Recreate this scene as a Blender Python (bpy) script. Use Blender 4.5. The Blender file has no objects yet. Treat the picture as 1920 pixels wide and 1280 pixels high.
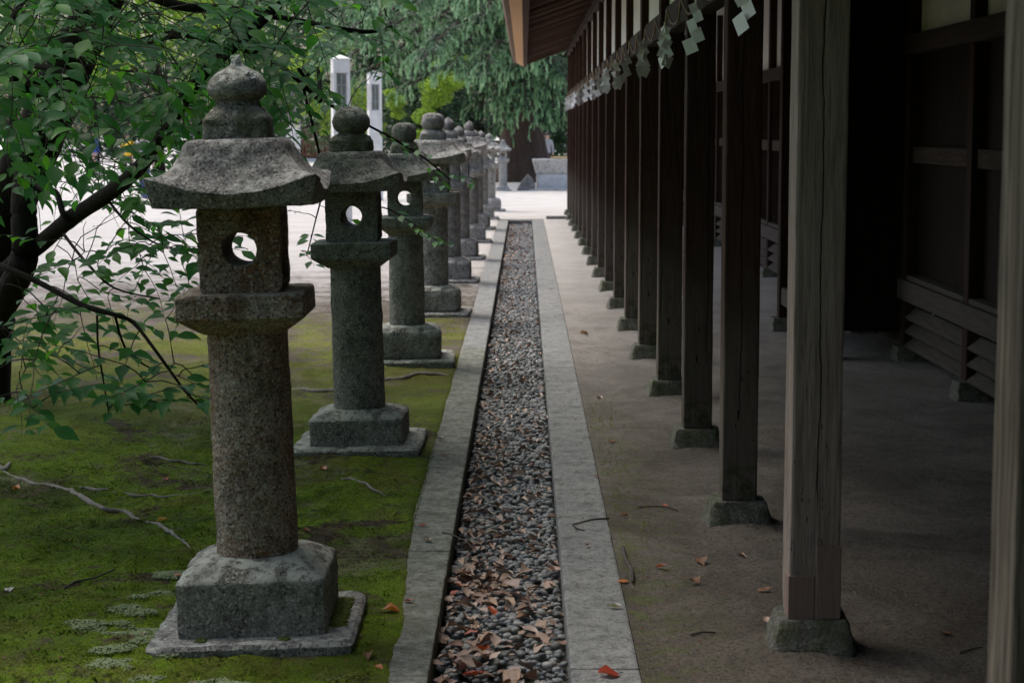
import bpy, bmesh, math, random
import numpy as np
from mathutils import Vector, Matrix, Euler, noise as mnoise

random.seed(7)
rng = np.random.default_rng(7)
scene = bpy.context.scene
COL = scene.collection

# ------------------------------------------------------------------ camera, sky, sun, exposure
F_PX, CAM_H = 3600.0, 1.55
PITCH = math.atan(398 / F_PX)
YAW = math.atan(23 / F_PX)
cam_data = bpy.data.cameras.new('camera')
cam = bpy.data.objects.new('camera', cam_data)
COL.objects.link(cam)
cam.location = (0, 0, CAM_H)
cam.rotation_euler = (math.radians(90) - PITCH, 0, YAW)
cam_data.sensor_width = 36.0
cam_data.lens = F_PX / 1920 * 36.0
cam_data.clip_start = 0.1
cam_data.clip_end = 1500
cam_data.dof.use_dof = True
cam_data.dof.focus_distance = 8.2
cam_data.dof.aperture_fstop = 7.0
scene.camera = cam

SUN_EL, SUN_AZ = math.radians(62), math.radians(-50)   # azimuth from +Y towards +X
world = bpy.data.worlds.new('World')
scene.world = world
world.use_nodes = True
wn = world.node_tree.nodes
wl = world.node_tree.links
sky = wn.new('ShaderNodeTexSky')
sky.sky_type = 'NISHITA'
sky.sun_disc = False
sky.sun_elevation = SUN_EL
sky.sun_rotation = SUN_AZ
sky.air_density = 1.0
sky.dust_density = 4.0
sky.ozone_density = 0.9
wn['Background'].inputs['Strength'].default_value = 0.15
wl.new(sky.outputs[0], wn['Background'].inputs['Color'])
sun_data = bpy.data.lights.new('sun', 'SUN')
sun_data.energy = 1.5
sun_data.angle = math.radians(25)
sun_data.color = (1.0, 0.975, 0.94)
sun = bpy.data.objects.new('sun', sun_data)
COL.objects.link(sun)
sun.location = (-20, 20, 40)
sd = Vector((math.sin(SUN_AZ) * math.cos(SUN_EL), math.cos(SUN_AZ) * math.cos(SUN_EL), math.sin(SUN_EL)))
sun.rotation_euler = (-sd).to_track_quat('-Z', 'Y').to_euler()
vs = scene.view_settings
vs.view_transform = 'Standard'
vs.look = 'None'
vs.exposure = 0.8
vs.gamma = 1.0
vs.use_curve_mapping = False
scene.cycles.max_bounces = 7
scene.cycles.diffuse_bounces = 4
scene.cycles.glossy_bounces = 3
scene.cycles.transmission_bounces = 4
scene.cycles.use_denoising = True

CR = cam.rotation_euler.to_matrix()


def ray(u, v):
    return CR @ Vector(((u - 960) / F_PX, (640 - v) / F_PX, -1))


def P(u, v, Y):
    """point on the pixel's ray at distance Y along the lane"""
    d = ray(u, v)
    return Vector((0, 0, CAM_H)) + d * (Y / d.y)


def G(u, v, z=0.0):
    """point where the pixel's ray meets height z"""
    d = ray(u, v)
    return Vector((0, 0, CAM_H)) + d * ((z - CAM_H) / d.z)


# ------------------------------------------------------------------ material helper
class N:
    def __init__(s, name):
        s.m = bpy.data.materials.new(name)
        s.m.use_nodes = True
        s.t = s.m.node_tree
        s.b = s.t.nodes['Principled BSDF']
        s.co = s.t.nodes.new('ShaderNodeTexCoord').outputs['Object']

    def link(s, a, sock):
        if isinstance(a, bpy.types.NodeSocket):
            s.t.links.new(a, sock)
        elif isinstance(a, (tuple, list)) and len(a) == 3 and sock.type == 'RGBA':
            sock.default_value = (*a, 1)
        else:
            sock.default_value = a

    def map(s, scale, vec=None, rot=(0, 0, 0)):
        n = s.t.nodes.new('ShaderNodeMapping')
        s.link(vec or s.co, n.inputs['Vector'])
        n.inputs['Scale'].default_value = scale
        n.inputs['Rotation'].default_value = rot
        return n.outputs[0]

    def noise(s, scale, detail=4, rough=.55, vec=None, dist=0):
        n = s.t.nodes.new('ShaderNodeTexNoise')
        s.link(vec or s.co, n.inputs['Vector'])
        n.inputs['Scale'].default_value = scale
        n.inputs['Detail'].default_value = detail
        n.inputs['Roughness'].default_value = rough
        n.inputs['Distortion'].default_value = dist
        return n.outputs['Fac']

    def voro(s, scale, vec=None, feature='F1'):
        n = s.t.nodes.new('ShaderNodeTexVoronoi')
        n.feature = feature
        s.link(vec or s.co, n.inputs['Vector'])
        n.inputs['Scale'].default_value = scale
        return n.outputs[0]

    def ramp(s, fac, stops):
        n = s.t.nodes.new('ShaderNodeValToRGB')
        s.link(fac, n.inputs[0])
        e = n.color_ramp.elements
        while len(e) < len(stops):
            e.new(.5)
        for k, (p, c) in zip(e, stops):
            k.position = p
            k.color = (*c, 1) if isinstance(c, (tuple, list)) else (c, c, c, 1)
        return n.outputs[0]

    def mix(s, fac, a, b, mode='MIX'):
        n = s.t.nodes.new('ShaderNodeMix')
        n.data_type = 'RGBA'
        n.blend_type = mode
        s.link(fac, n.inputs[0])
        s.link(a, n.inputs[6])
        s.link(b, n.inputs[7])
        return n.outputs[2]

    def math(s, op, a, b=0.0, clamp=False):
        n = s.t.nodes.new('ShaderNodeMath')
        n.operation = op
        n.use_clamp = clamp
        s.link(a, n.inputs[0])
        s.link(b, n.inputs[1])
        return n.outputs[0]

    def rng(s, x, a, b, c=0.0, d=1.0):
        n = s.t.nodes.new('ShaderNodeMapRange')
        n.interpolation_type = 'SMOOTHSTEP'
        s.link(x, n.inputs[0])
        for i, q in enumerate((a, b, c, d)):
            n.inputs[i + 1].default_value = q
        return n.outputs[0]

    def xyz(s, vec=None):
        n = s.t.nodes.new('ShaderNodeSeparateXYZ')
        s.link(vec or s.co, n.inputs[0])
        return n.outputs

    def rnd(s):
        """random number per object or, in a joined mesh, per piece"""
        o = s.t.nodes.new('ShaderNodeObjectInfo').outputs['Random']
        a = s.t.nodes.new('ShaderNodeAttribute')
        a.attribute_name = 'rnd'
        return s.math('FRACT', s.math('ADD', o, a.outputs['Fac']))

    def normz(s):
        g = s.t.nodes.new('ShaderNodeNewGeometry')
        return s.xyz(g.outputs['Normal'])[2]

    def bump(s, h, strength=.5, dist=.01):
        n = s.t.nodes.new('ShaderNodeBump')
        n.inputs['Strength'].default_value = strength
        n.inputs['Distance'].default_value = dist
        s.link(h, n.inputs['Height'])
        s.t.links.new(n.outputs[0], s.b.inputs['Normal'])

    def done(s, col, rough=.8, spec=.4):
        s.link(col, s.b.inputs['Base Color'])
        s.link(rough, s.b.inputs['Roughness'])
        s.b.inputs['Specular IOR Level'].default_value = spec
        return s.m


def m_stone(name, c1, c2, lich=(.34, .38, .32), lich_amt=.5, cov=0.0, rust=0.0, speck=1.0, moss=0.0, chisel=.3):
    n = N(name)
    big = n.noise(5, 5, .6)
    col = n.mix(n.rng(big, .3, .7), c1, c2)
    if rust:
        r = n.noise(4.5, 5, .65, n.map((1, 1, .45)))
        col = n.mix(n.math('MULTIPLY', n.rng(r, .46, .62), rust), col, (.26, .12, .05))
    fine = n.noise(105, 2, .6)
    col = n.mix(n.math('MULTIPLY', n.rng(fine, .55, .62), .75 * speck), col, (.55, .52, .47))
    mott = n.noise(32, 5, .75)
    col = n.mix(n.math('MULTIPLY', n.rng(mott, .48, .62), .6), col, tuple(q * .35 for q in c1))
    fine2 = n.noise(125, 2, .6, n.map((1, 1, 1), rot=(.5, .3, 1)))
    col = n.mix(n.math('MULTIPLY', n.rng(fine2, .54, .61), .85 * speck), col, (.016, .016, .014))
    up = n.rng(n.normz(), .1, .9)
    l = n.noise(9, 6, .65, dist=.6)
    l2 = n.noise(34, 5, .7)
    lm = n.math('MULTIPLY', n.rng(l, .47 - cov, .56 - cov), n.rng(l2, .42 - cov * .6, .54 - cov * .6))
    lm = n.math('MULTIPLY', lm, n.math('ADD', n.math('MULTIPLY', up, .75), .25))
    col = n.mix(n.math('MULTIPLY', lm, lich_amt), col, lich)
    dk = n.noise(7, 5, .7, n.map((1.3, 1.3, .6)))
    col = n.mix(n.math('MULTIPLY', n.rng(dk, .48, .72), .6), col, (.032, .034, .028))
    if moss:
        mm = n.noise(13, 5, .6)
        col = n.mix(n.math('MULTIPLY', n.rng(mm, .46, .6), moss), col, (.055, .065, .014))
    pit = n.noise(70, 5, .75)
    und = n.noise(20, 4, .6)
    chis = n.noise(34, 3, .6, n.map((.55, .55, 1.6), rot=(0, .35, 0)))
    h = n.math('ADD', n.math('MULTIPLY', pit, .7), n.math('ADD', und, n.math('MULTIPLY', chis, chisel)))
    n.bump(h, .9, .02)
    return n.done(col, .88, .3)


def m_wood(name, c1, c2, scale=60, low=None, bumpy=.35, crack=0):
    n = N(name)
    v = n.map((1, 1, .06))
    g = n.noise(scale, 6, .65, v, .4)
    col = n.mix(n.rng(g, .32, .68), c1, c2)
    g2 = n.noise(scale * 3.2, 3, .6, v)
    col = n.mix(n.math('MULTIPLY', n.rng(g2, .5, .75), .5), col, tuple(x * .4 for x in c1))
    if low:     # rain weathered towards the foot
        z = n.xyz()[2]
        w = n.noise(9, 4, .6, n.map((1, 1, .25)))
        k = n.math('ADD', n.math('MULTIPLY', n.math('SUBTRACT', w, .5), 1.3), z)
        col = n.mix(n.math('MULTIPLY', n.rng(k, 1.15, .1), .85), col, n.mix(n.rng(g, .3, .7), low, tuple(x * .55 for x in low)))
        mo = n.noise(16, 4, .7)
        k2 = n.math('MULTIPLY', n.rng(z, .22, .08), n.rng(mo, .45, .62))
        col = n.mix(n.math('MULTIPLY', k2, .7), col, (.03, .04, .012))
    col = n.mix(n.math('MULTIPLY', n.rng(n.rnd(), 0, 1), .35), col, tuple(x * .5 for x in c2))
    h = n.math('ADD', g, n.math('MULTIPLY', g2, .5))
    if crack:
        o = n.xyz()
        wob = n.noise(2.1, 6, .6, n.map((0, 0, 1)))
        sh_ = .004 if crack == 1 else n.math('MULTIPLY', n.math('SUBTRACT', n.rnd(), .5), .12)
        d = n.math('ABSOLUTE', n.math('ADD', n.math('SUBTRACT', o[0], sh_), n.math('MULTIPLY', n.math('SUBTRACT', wob, .5), .05)))
        ck = n.math('MULTIPLY', n.rng(d, .0028, .0006), n.rng(o[2], .3, .42))
        col = n.mix(ck, col, (.004, .003, .003))
        worm = n.noise(60, 3, .6, n.map((1, 1, .18)))
        wm = n.math('MULTIPLY', n.rng(worm, .64, .7), n.rng(o[2], 1.0, .5))
        col = n.mix(wm, col, (.012, .008, .006))
        h = n.math('SUBTRACT', h, n.math('ADD', n.math('MULTIPLY', ck, 2), wm))
    n.bump(h, bumpy, .006)
    return n.done(col, .85, .1)


def m_leaf(name, cols, trans=.3, rough=.42, spec=.5):
    n = N(name)
    r = n.rnd()
    k = len(cols)
    col = n.ramp(r, [(i / (k - 1) if k > 1 else 0, c) for i, c in enumerate(cols)])
    v = n.noise(30, 2, .5)
    col = n.mix(n.math('MULTIPLY', v, .35), col, tuple(x * .55 for x in cols[0]))
    n.done(col, rough, spec)
    if trans:
        tr = n.t.nodes.new('ShaderNodeBsdfTranslucent')
        tc = n.mix(1.0, col, (1.9, 2.1, .75), 'MULTIPLY')
        n.t.links.new(tc, tr.inputs['Color'])
        mx = n.t.nodes.new('ShaderNodeMixShader')
        mx.inputs[0].default_value = trans
        out = n.t.nodes['Material Output']
        n.t.links.new(n.b.outputs[0], mx.inputs[1])
        n.t.links.new(tr.outputs[0], mx.inputs[2])
        n.t.links.new(mx.outputs[0], out.inputs['Surface'])
    return n.m


def m_plain(name, c1, c2, scale=20, rough=.7, bump=.1, spec=.4):
    n = N(name)
    f = n.noise(scale, 4, .6)
    n.bump(f, bump, .004)
    return n.done(n.mix(n.rng(f, .3, .7), c1, c2), rough, spec)


def m_needles():
    """sprays: tips pale blue-green, dark inner ends paint shade between the boughs"""
    n = N('cedar_needles')
    a = n.t.nodes.new('ShaderNodeAttribute')
    a.attribute_name = 'rnd'
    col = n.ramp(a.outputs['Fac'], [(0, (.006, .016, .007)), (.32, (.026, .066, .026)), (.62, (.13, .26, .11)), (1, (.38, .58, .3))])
    return n.done(col, .6, .3)


M = {}
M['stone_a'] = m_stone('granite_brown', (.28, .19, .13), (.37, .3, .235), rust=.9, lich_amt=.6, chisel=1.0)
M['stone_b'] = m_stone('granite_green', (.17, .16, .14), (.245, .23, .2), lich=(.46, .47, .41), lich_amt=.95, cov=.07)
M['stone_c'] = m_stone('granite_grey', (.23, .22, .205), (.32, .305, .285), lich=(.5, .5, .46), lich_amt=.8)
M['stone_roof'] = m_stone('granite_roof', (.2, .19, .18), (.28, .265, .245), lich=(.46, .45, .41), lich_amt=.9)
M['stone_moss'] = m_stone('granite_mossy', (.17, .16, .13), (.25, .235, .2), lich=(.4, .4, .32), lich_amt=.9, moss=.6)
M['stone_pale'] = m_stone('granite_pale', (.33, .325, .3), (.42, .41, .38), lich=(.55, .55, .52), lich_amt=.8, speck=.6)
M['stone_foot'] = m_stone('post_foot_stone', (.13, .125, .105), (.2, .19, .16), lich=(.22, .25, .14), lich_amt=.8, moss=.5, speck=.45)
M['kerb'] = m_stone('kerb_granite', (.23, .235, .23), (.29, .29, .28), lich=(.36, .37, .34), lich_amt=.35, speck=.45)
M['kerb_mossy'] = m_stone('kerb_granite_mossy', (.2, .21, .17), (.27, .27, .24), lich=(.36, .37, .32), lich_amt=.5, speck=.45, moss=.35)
M['post'] = m_wood('post_wood', (.035, .018, .012), (.07, .038, .027), low=(.2, .17, .14), crack=2)
M['post_grey'] = m_wood('post_wood_grey', (.21, .165, .14), (.36, .295, .255), crack=1, bumpy=.6)
M['post_pale'] = m_wood('post_wood_pale', (.06, .048, .038), (.24, .2, .16), scale=34, bumpy=1.0)
M['patch'] = m_wood('repair_wood', (.24, .165, .135), (.29, .21, .175))
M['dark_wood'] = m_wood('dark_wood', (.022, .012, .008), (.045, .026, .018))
M['beam'] = m_wood('beam_wood', (.034, .024, .019), (.066, .049, .04))
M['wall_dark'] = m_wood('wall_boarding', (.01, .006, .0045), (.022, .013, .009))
M['sill'] = m_wood('sill_wood', (.06, .05, .043), (.105, .088, .075))
M['rafter'] = m_wood('rafter_wood', (.02, .012, .009), (.1, .056, .04), scale=25)
M['tan'] = m_wood('eave_wood', (.42, .24, .12), (.55, .34, .19), scale=30)
M['thatch'] = m_wood('bark_thatch', (.12, .08, .055), (.2, .14, .1), scale=80)
M['plaster'] = m_plain('plaster', (.66, .64, .58), (.74, .72, .67), 8, .85)
M['paper'] = m_plain('paper', (.88, .87, .86), (.92, .91, .9), 4, .6, 0)
M['straw'] = m_plain('straw', (.16, .11, .06), (.27, .19, .105), 90, .8, .3)
M['concrete'] = m_plain('white_concrete', (.6, .59, .56), (.74, .73, .7), 6, .8)
M['concrete_dark'] = m_plain('stained_concrete', (.2, .2, .2), (.4, .4, .4), 5, .8)
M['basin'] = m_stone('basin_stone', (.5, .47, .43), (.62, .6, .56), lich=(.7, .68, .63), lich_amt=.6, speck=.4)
M['basin_blue'] = m_plain('basin_face', (.38, .39, .4), (.5, .51, .52), 9, .7)
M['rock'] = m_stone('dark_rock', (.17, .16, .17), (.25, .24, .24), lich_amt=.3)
M['bamboo'] = m_plain('bamboo', (.45, .33, .14), (.6, .46, .22), 30, .6)
M['pane'] = m_plain('window_glass', (.12, .15, .12), (.18, .2, .17), 4, .25)
M['fence'] = m_wood('fence_wood', (.17, .08, .05), (.25, .13, .085))
M['wall_beige'] = m_plain('beige_wall', (.4, .36, .3), (.5, .46, .4), 6, .85)
M['nail'] = m_plain('iron', (.02, .02, .02), (.04, .035, .03), 40, .6)
M['bark'] = m_wood('cherry_bark', (.012, .01, .008), (.03, .024, .019), scale=40, bumpy=1.0)
M['twig'] = m_plain('twig_bark', (.035, .024, .018), (.07, .054, .044), 60, .8)
M['root'] = m_plain('root_bark', (.15, .13, .11), (.23, .2, .175), 50, .85, .5)
M['cedar_bark'] = m_wood('cedar_bark', (.05, .035, .028), (.1, .072, .058), scale=14, bumpy=1.0)
M['leaf'] = m_leaf('cherry_leaf', [(.032, .125, .04), (.055, .195, .055), (.095, .26, .036), (.042, .16, .06), (.065, .21, .07)], .46, .42, .28)
M['cedar'] = m_needles()
M['dark_leaf'] = m_leaf('evergreen_leaf', [(.016, .045, .02), (.028, .07, .03), (.045, .1, .035)], .2, .5)
M['lime_leaf'] = m_leaf('young_leaf', [(.16, .26, .035), (.22, .33, .05), (.26, .34, .06)], .35, .55, .3)
M['mid_leaf'] = m_leaf('mid_leaf', [(.06, .13, .03), (.1, .19, .04), (.14, .23, .05)], .35, .55, .3)
M['dry'] = m_leaf('dry_leaf', [(.52, .36, .25), (.27, .155, .115), (.57, .43, .34), (.17, .085, .06), (.46, .36, .32), (.38, .23, .15)], 0, .6, .3)
M['red'] = m_leaf('red_leaf', [(.38, .06, .035), (.45, .1, .04), (.3, .045, .03)], .15, .4, .5)
M['orange'] = m_leaf('orange_leaf', [(.5, .17, .05), (.42, .12, .04)], .15, .4, .5)
M['yellow'] = m_leaf('yellow_leaf', [(.6, .36, .07), (.55, .3, .06)], .15, .5, .4)
M['brown'] = m_leaf('brown_leaf', [(.2, .1, .05), (.16, .08, .045)], .1, .6, .3)
M['pale'] = m_leaf('pale_leaf', [(.5, .46, .46), (.45, .4, .38)], .1, .6, .3)
M['cushion'] = m_plain('pale_moss', (.17, .21, .1), (.27, .31, .17), 60, .95, .9)
M['grass'] = m_leaf('grass_blade', [(.12, .15, .03), (.24, .22, .07), (.16, .18, .04)], .3, .6, .3)


def m_pebble():
    n = N('river_pebble')
    r = n.rnd()
    col = n.ramp(r, [(0, (.13, .14, .15)), (.25, (.24, .25, .26)), (.5, (.19, .185, .17)), (.7, (.34, .335, .32)), (.85, (.11, .13, .155)), (1, (.45, .43, .4))])
    f = n.noise(140, 3, .6)
    col = n.mix(n.math('MULTIPLY', f, .4), col, (.1, .095, .085))
    n.bump(f, .15, .002)
    return n.done(col, .6, .35)


M['pebble'] = m_pebble()
M['soil'] = m_plain('gutter_soil', (.03, .025, .02), (.07, .058, .045), 70, .95, .8)


def m_ground():
    n = N('ground_cover')
    x, y, z = n.xyz()[0:3]
    a = n.noise(1.1, 5, .65)
    b = n.noise(55, 4, .75)
    c = n.noise(9, 5, .65)
    c_mid = n.noise(2.2, 6, .7, n.map((1, .75, 1)), .6)
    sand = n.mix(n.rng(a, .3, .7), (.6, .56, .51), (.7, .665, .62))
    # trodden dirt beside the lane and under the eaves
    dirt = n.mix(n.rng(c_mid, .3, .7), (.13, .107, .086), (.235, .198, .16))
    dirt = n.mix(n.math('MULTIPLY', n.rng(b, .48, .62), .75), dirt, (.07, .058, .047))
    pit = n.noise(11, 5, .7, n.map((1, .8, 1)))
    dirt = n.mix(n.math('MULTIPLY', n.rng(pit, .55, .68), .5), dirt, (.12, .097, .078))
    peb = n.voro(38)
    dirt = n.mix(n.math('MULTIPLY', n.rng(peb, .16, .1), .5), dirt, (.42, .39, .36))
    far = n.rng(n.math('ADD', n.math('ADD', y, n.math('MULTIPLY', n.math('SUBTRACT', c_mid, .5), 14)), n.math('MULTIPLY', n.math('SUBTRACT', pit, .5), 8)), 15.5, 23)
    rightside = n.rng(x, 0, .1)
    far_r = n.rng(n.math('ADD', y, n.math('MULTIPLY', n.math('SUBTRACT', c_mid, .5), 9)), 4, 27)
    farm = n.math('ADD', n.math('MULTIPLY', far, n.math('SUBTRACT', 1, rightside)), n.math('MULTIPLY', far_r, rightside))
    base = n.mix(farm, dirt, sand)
    # moss on the left: thick in front, thinning towards the court, worn away in places
    w = n.noise(.75, 5, .6, dist=.5)
    edge = n.math('ADD', y, n.math('ADD', n.math('MULTIPLY', n.math('SUBTRACT', w, .5), 6), n.math('MULTIPLY', n.math('SUBTRACT', c, .5), 5)))
    mk = n.rng(edge, 17.5, 13.8)
    mk = n.math('MULTIPLY', mk, n.math('SUBTRACT', 1, rightside))
    wear = n.noise(1.7, 7, .7, n.map((1, .8, 1)), .9)
    thin_ = n.math('MULTIPLY', n.rng(y, 11, 15), .06)
    fuzz = n.math('MULTIPLY', n.math('SUBTRACT', n.noise(26, 4, .7), .5), .35)
    mk2 = n.math('MULTIPLY', mk, n.rng(n.math('ADD', n.math('ADD', wear, thin_), fuzz), .63, .52))
    # scattered tufts along the right kerb
    rk = n.math('MULTIPLY', n.rng(x, .8, .36), n.math('MULTIPLY', rightside, n.rng(c, .46, .62)))
    rk = n.math('MULTIPLY', rk, n.rng(y, 12.5, 9))
    mk2 = n.math('ADD', mk2, n.math('MULTIPLY', rk, .38), True)
    hue = n.noise(1.6, 7, .7, n.map((1, .7, 1)), .6)
    m1 = n.ramp(hue, [(.3, (.075, .09, .014)), (.42, (.125, .2, .012)), (.52, (.21, .33, .018)), (.6, (.2, .235, .03)), (.72, (.25, .235, .065))])
    pale = n.noise(2.0, 6, .65, n.map((1, .7, 1)), 1.2)
    deep = n.noise(.85, 6, .65, n.map((1, .8, 1)), .8)
    m1 = n.mix(n.math('MULTIPLY', n.rng(deep, .54, .38), .5), m1, (.035, .058, .006))
    m1 = n.mix(n.math('MULTIPLY', n.rng(pale, .55, .63), .85), m1, (.25, .26, .135))
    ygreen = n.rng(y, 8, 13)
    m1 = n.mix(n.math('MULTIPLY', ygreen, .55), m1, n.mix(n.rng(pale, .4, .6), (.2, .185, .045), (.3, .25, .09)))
    g = n.noise(130, 3, .8)
    m1 = n.mix(n.math('MULTIPLY', n.rng(g, .46, .6), .65), m1, (.035, .042, .009))
    g3 = n.noise(22, 5, .75, n.map((1, .6, 1)))
    m1 = n.mix(n.math('MULTIPLY', n.rng(g3, .54, .68), .6), m1, (.1, .095, .03))
    brown = n.mix(n.rng(c, .35, .65), (.07, .052, .033), (.15, .115, .075))
    brown = n.mix(n.math('MULTIPLY', n.rng(b, .5, .66), .6), brown, (.04, .03, .02))
    brown = n.mix(n.rng(y, 9, 14), brown, dirt)
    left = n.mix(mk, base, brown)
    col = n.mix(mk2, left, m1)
    h = n.math('ADD', n.math('MULTIPLY', g, .6), n.math('ADD', n.math('MULTIPLY', b, .6), n.math('ADD', c, pit)))
    n.bump(h, 1.0, .035)
    return n.done(col, .95, .12)


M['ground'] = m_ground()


# ------------------------------------------------------------------ object helpers
def tag(o, label=None, cat=None, group=None, kind=None):
    if label: o['label'] = label
    if cat: o['category'] = cat
    if group: o['group'] = group
    if kind: o['kind'] = kind
    return o


def empty(name, loc=(0, 0, 0), rot=(0, 0, 0)):
    o = bpy.data.objects.new(name, None)
    COL.objects.link(o)
    o.location, o.rotation_euler = loc, rot
    o.empty_display_size = .1
    return o


def add(name, mesh, parent=None, loc=(0, 0, 0), rot=(0, 0, 0), scale=(1, 1, 1)):
    o = bpy.data.objects.new(name, mesh)
    COL.objects.link(o)
    o.parent = parent
    o.location, o.rotation_euler, o.scale = loc, rot, scale
    return o


class MB:
    def __init__(s):
        s.v, s.f, s.mi = [], [], []

    def quad_box(s, lo, hi, mi=0, taper=0.0):
        x0, y0, z0 = lo
        x1, y1, z1 = hi
        b = len(s.v)
        t = taper
        s.v += [(x0, y0, z0), (x1, y0, z0), (x1, y1, z0), (x0, y1, z0),
                (x0 + t, y0 + t, z1), (x1 - t, y0 + t, z1), (x1 - t, y1 - t, z1), (x0 + t, y1 - t, z1)]
        for q in ((0, 3, 2, 1), (4, 5, 6, 7), (0, 1, 5, 4), (1, 2, 6, 5), (2, 3, 7, 6), (3, 0, 4, 7)):
            s.f.append(tuple(b + i for i in q))
            s.mi.append(mi)
        return s

    def prism(s, pts, y0, y1, mi=0):
        """closed XZ outline swept along Y"""
        b, k = len(s.v), len(pts)
        s.v += [(x, y0, z) for x, z in pts] + [(x, y1, z) for x, z in pts]
        s.f.append(tuple(b + i for i in range(k)))
        s.f.append(tuple(b + k + i for i in reversed(range(k))))
        s.mi += [mi, mi]
        for i in range(k):
            j = (i + 1) % k
            s.f.append((b + j, b + i, b + k + i, b + k + j))
            s.mi.append(mi)
        return s

    def tube(s, pts, rad, sides=7, mi=0, caps=True):
        pts = [Vector(p) for p in pts]
        b = len(s.v)
        up = Vector((0, 0, 1))
        for i, p in enumerate(pts):
            t = (pts[min(i + 1, len(pts) - 1)] - pts[max(i - 1, 0)])
            if t.length < 1e-9: t = Vector((0, 0, 1))
            t.normalize()
            a = t.cross(up if abs(t.z) < .95 else Vector((1, 0, 0))).normalized()
            c = a.cross(t)
            r = rad[i] if isinstance(rad, (list, tuple)) else rad
            for k in range(sides):
                an = 2 * math.pi * k / sides
                q = p + (a * math.cos(an) + c * math.sin(an)) * r
                s.v.append(tuple(q))
        for i in range(len(pts) - 1):
            for k in range(sides):
                k2 = (k + 1) % sides
                s.f.append((b + i * sides + k, b + (i + 1) * sides + k, b + (i + 1) * sides + k2, b + i * sides + k2))
                s.mi.append(mi)
        if caps:
            s.f.append(tuple(b + k for k in range(sides)))
            e = b + (len(pts) - 1) * sides
            s.f.append(tuple(e + k for k in reversed(range(sides))))
            s.mi += [mi, mi]
        return s

    def mesh(s, name, mats, smooth=False, bevel=0.0, seg=1):
        me = bpy.data.meshes.new(name)
        me.from_pydata(s.v, [], s.f)
        for m in (mats if isinstance(mats, (list, tuple)) else [mats]):
            me.materials.append(m)
        if any(s.mi):
            me.polygons.foreach_set('material_index', s.mi)
        if bevel:
            bm = bmesh.new()
            bm.from_mesh(me)
            bmesh.ops.bevel(bm, geom=list(bm.edges), offset=bevel, segments=seg, affect='EDGES', profile=.6)
            bm.to_mesh(me)
            bm.free()
        if smooth:
            me.polygons.foreach_set('use_smooth', [True] * len(me.polygons))
        me.update()
        return me


def box_mesh(name, size, mat, bevel=.004, center=True, jitter=0.0):
    sx, sy, sz = size
    m = MB().quad_box((-sx / 2, -sy / 2, 0), (sx / 2, sy / 2, sz))
    return m.mesh(name, mat, bevel=bevel)


def fbm(p, s, o=3):
    return mnoise.fractal(Vector(p) * s, 1.0, 2.0, o)


def loft(name, rings, mat, seg=64, rough=.004, seed=0, nscale=14, lift=None, sub=.012, closed=True, cpow=1.0, sharp=38):
    """stack of super-ellipse rings (z, half x, half y, exponent); lift = corner rise per ring"""
    dense = []
    for i in range(len(rings) - 1):
        a, b = rings[i], rings[i + 1]
        L = math.hypot(b[0] - a[0], max(abs(b[1] - a[1]), abs(b[2] - a[2])))
        k = max(1, min(24, int(L / sub)))
        for j in range(k):
            t = j / k
            dense.append(tuple(a[q] + (b[q] - a[q]) * t for q in range(len(a))))
    dense.append(rings[-1])
    off = Vector((seed * 7.13, seed * 3.7, seed * 1.9))
    v, f = [], []
    for r in dense:
        z, hx, hy, p = r[:4]
        lf = r[4] if len(r) > 4 else 0
        for k in range(seg):
            a = 2 * math.pi * k / seg
            c, s = math.cos(a), math.sin(a)
            rad = (abs(c) ** p + abs(s) ** p) ** (-1 / p)
            corner = max(0, (rad - 1) / .414)
            x, y, zz = c * rad * hx, s * rad * hy, z + lf * corner ** cpow
            if rough:
                q = Vector((x, y, zz)) + off
                d = (fbm(q, nscale) + .5 * fbm(q, nscale * 3.3)) * rough
                nrm = Vector((c, s, 0.15))
                x, y, zz = x + nrm.x * d, y + nrm.y * d, zz + d * .5
            v.append((x, y, zz))
    n = len(dense)
    for i in range(n - 1):
        for k in range(seg):
            k2 = (k + 1) % seg
            f.append((i * seg + k, i * seg + k2, (i + 1) * seg + k2, (i + 1) * seg + k))
    if closed:
        f.append(tuple(reversed(range(seg))))
        f.append(tuple((n - 1) * seg + k for k in range(seg)))
    me = bpy.data.meshes.new(name)
    me.from_pydata(v, [], f)
    me.materials.append(mat)
    me.polygons.foreach_set('use_smooth', [True] * (len(f) - (2 if closed else 0)) + ([False, False] if closed else []))
    me.update()
    me.set_sharp_from_angle(angle=math.radians(sharp))
    return me


def np_mesh(name, verts, faces, mat, smooth=True, rnd=None):
    """verts (n,3), faces (m,k) numpy"""
    me = bpy.data.meshes.new(name)
    nv, (nf, k) = len(verts), faces.shape
    me.vertices.add(nv)
    me.vertices.foreach_set('co', verts.astype(np.float32).ravel())
    me.loops.add(nf * k)
    me.loops.foreach_set('vertex_index', faces.astype(np.int32).ravel())
    me.polygons.add(nf)
    me.polygons.foreach_set('loop_start', np.arange(0, nf * k, k, dtype=np.int32))
    me.polygons.foreach_set('use_smooth', np.full(nf, smooth))
    me.materials.append(mat)
    if rnd is not None:
        a = me.attributes.new('rnd', 'FLOAT', 'POINT')
        a.data.foreach_set('value', rnd.astype(np.float32))
    me.update(calc_edges=True)
    me.validate()
    return me


# ------------------------------------------------------------------ the ground, one sheet with the gutter cut out
XL_OUT, XL_IN, XR_IN, XR_OUT = -.462, -.273, .134, .334
G_Y0, G_Y1 = -6.0, 33.2


def creep(y):
    """how far the moss has grown over the left kerb"""
    near = max(0.0, min(1.0, (7.6 - y) / 2.4))
    return .028 + near * .075 + .02 * fbm((y, 3.3, 0), 1.6, 3) * (.3 + near) + .004 * fbm((y, 1.3, 0), 31, 4) * (.5 + near)


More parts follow.
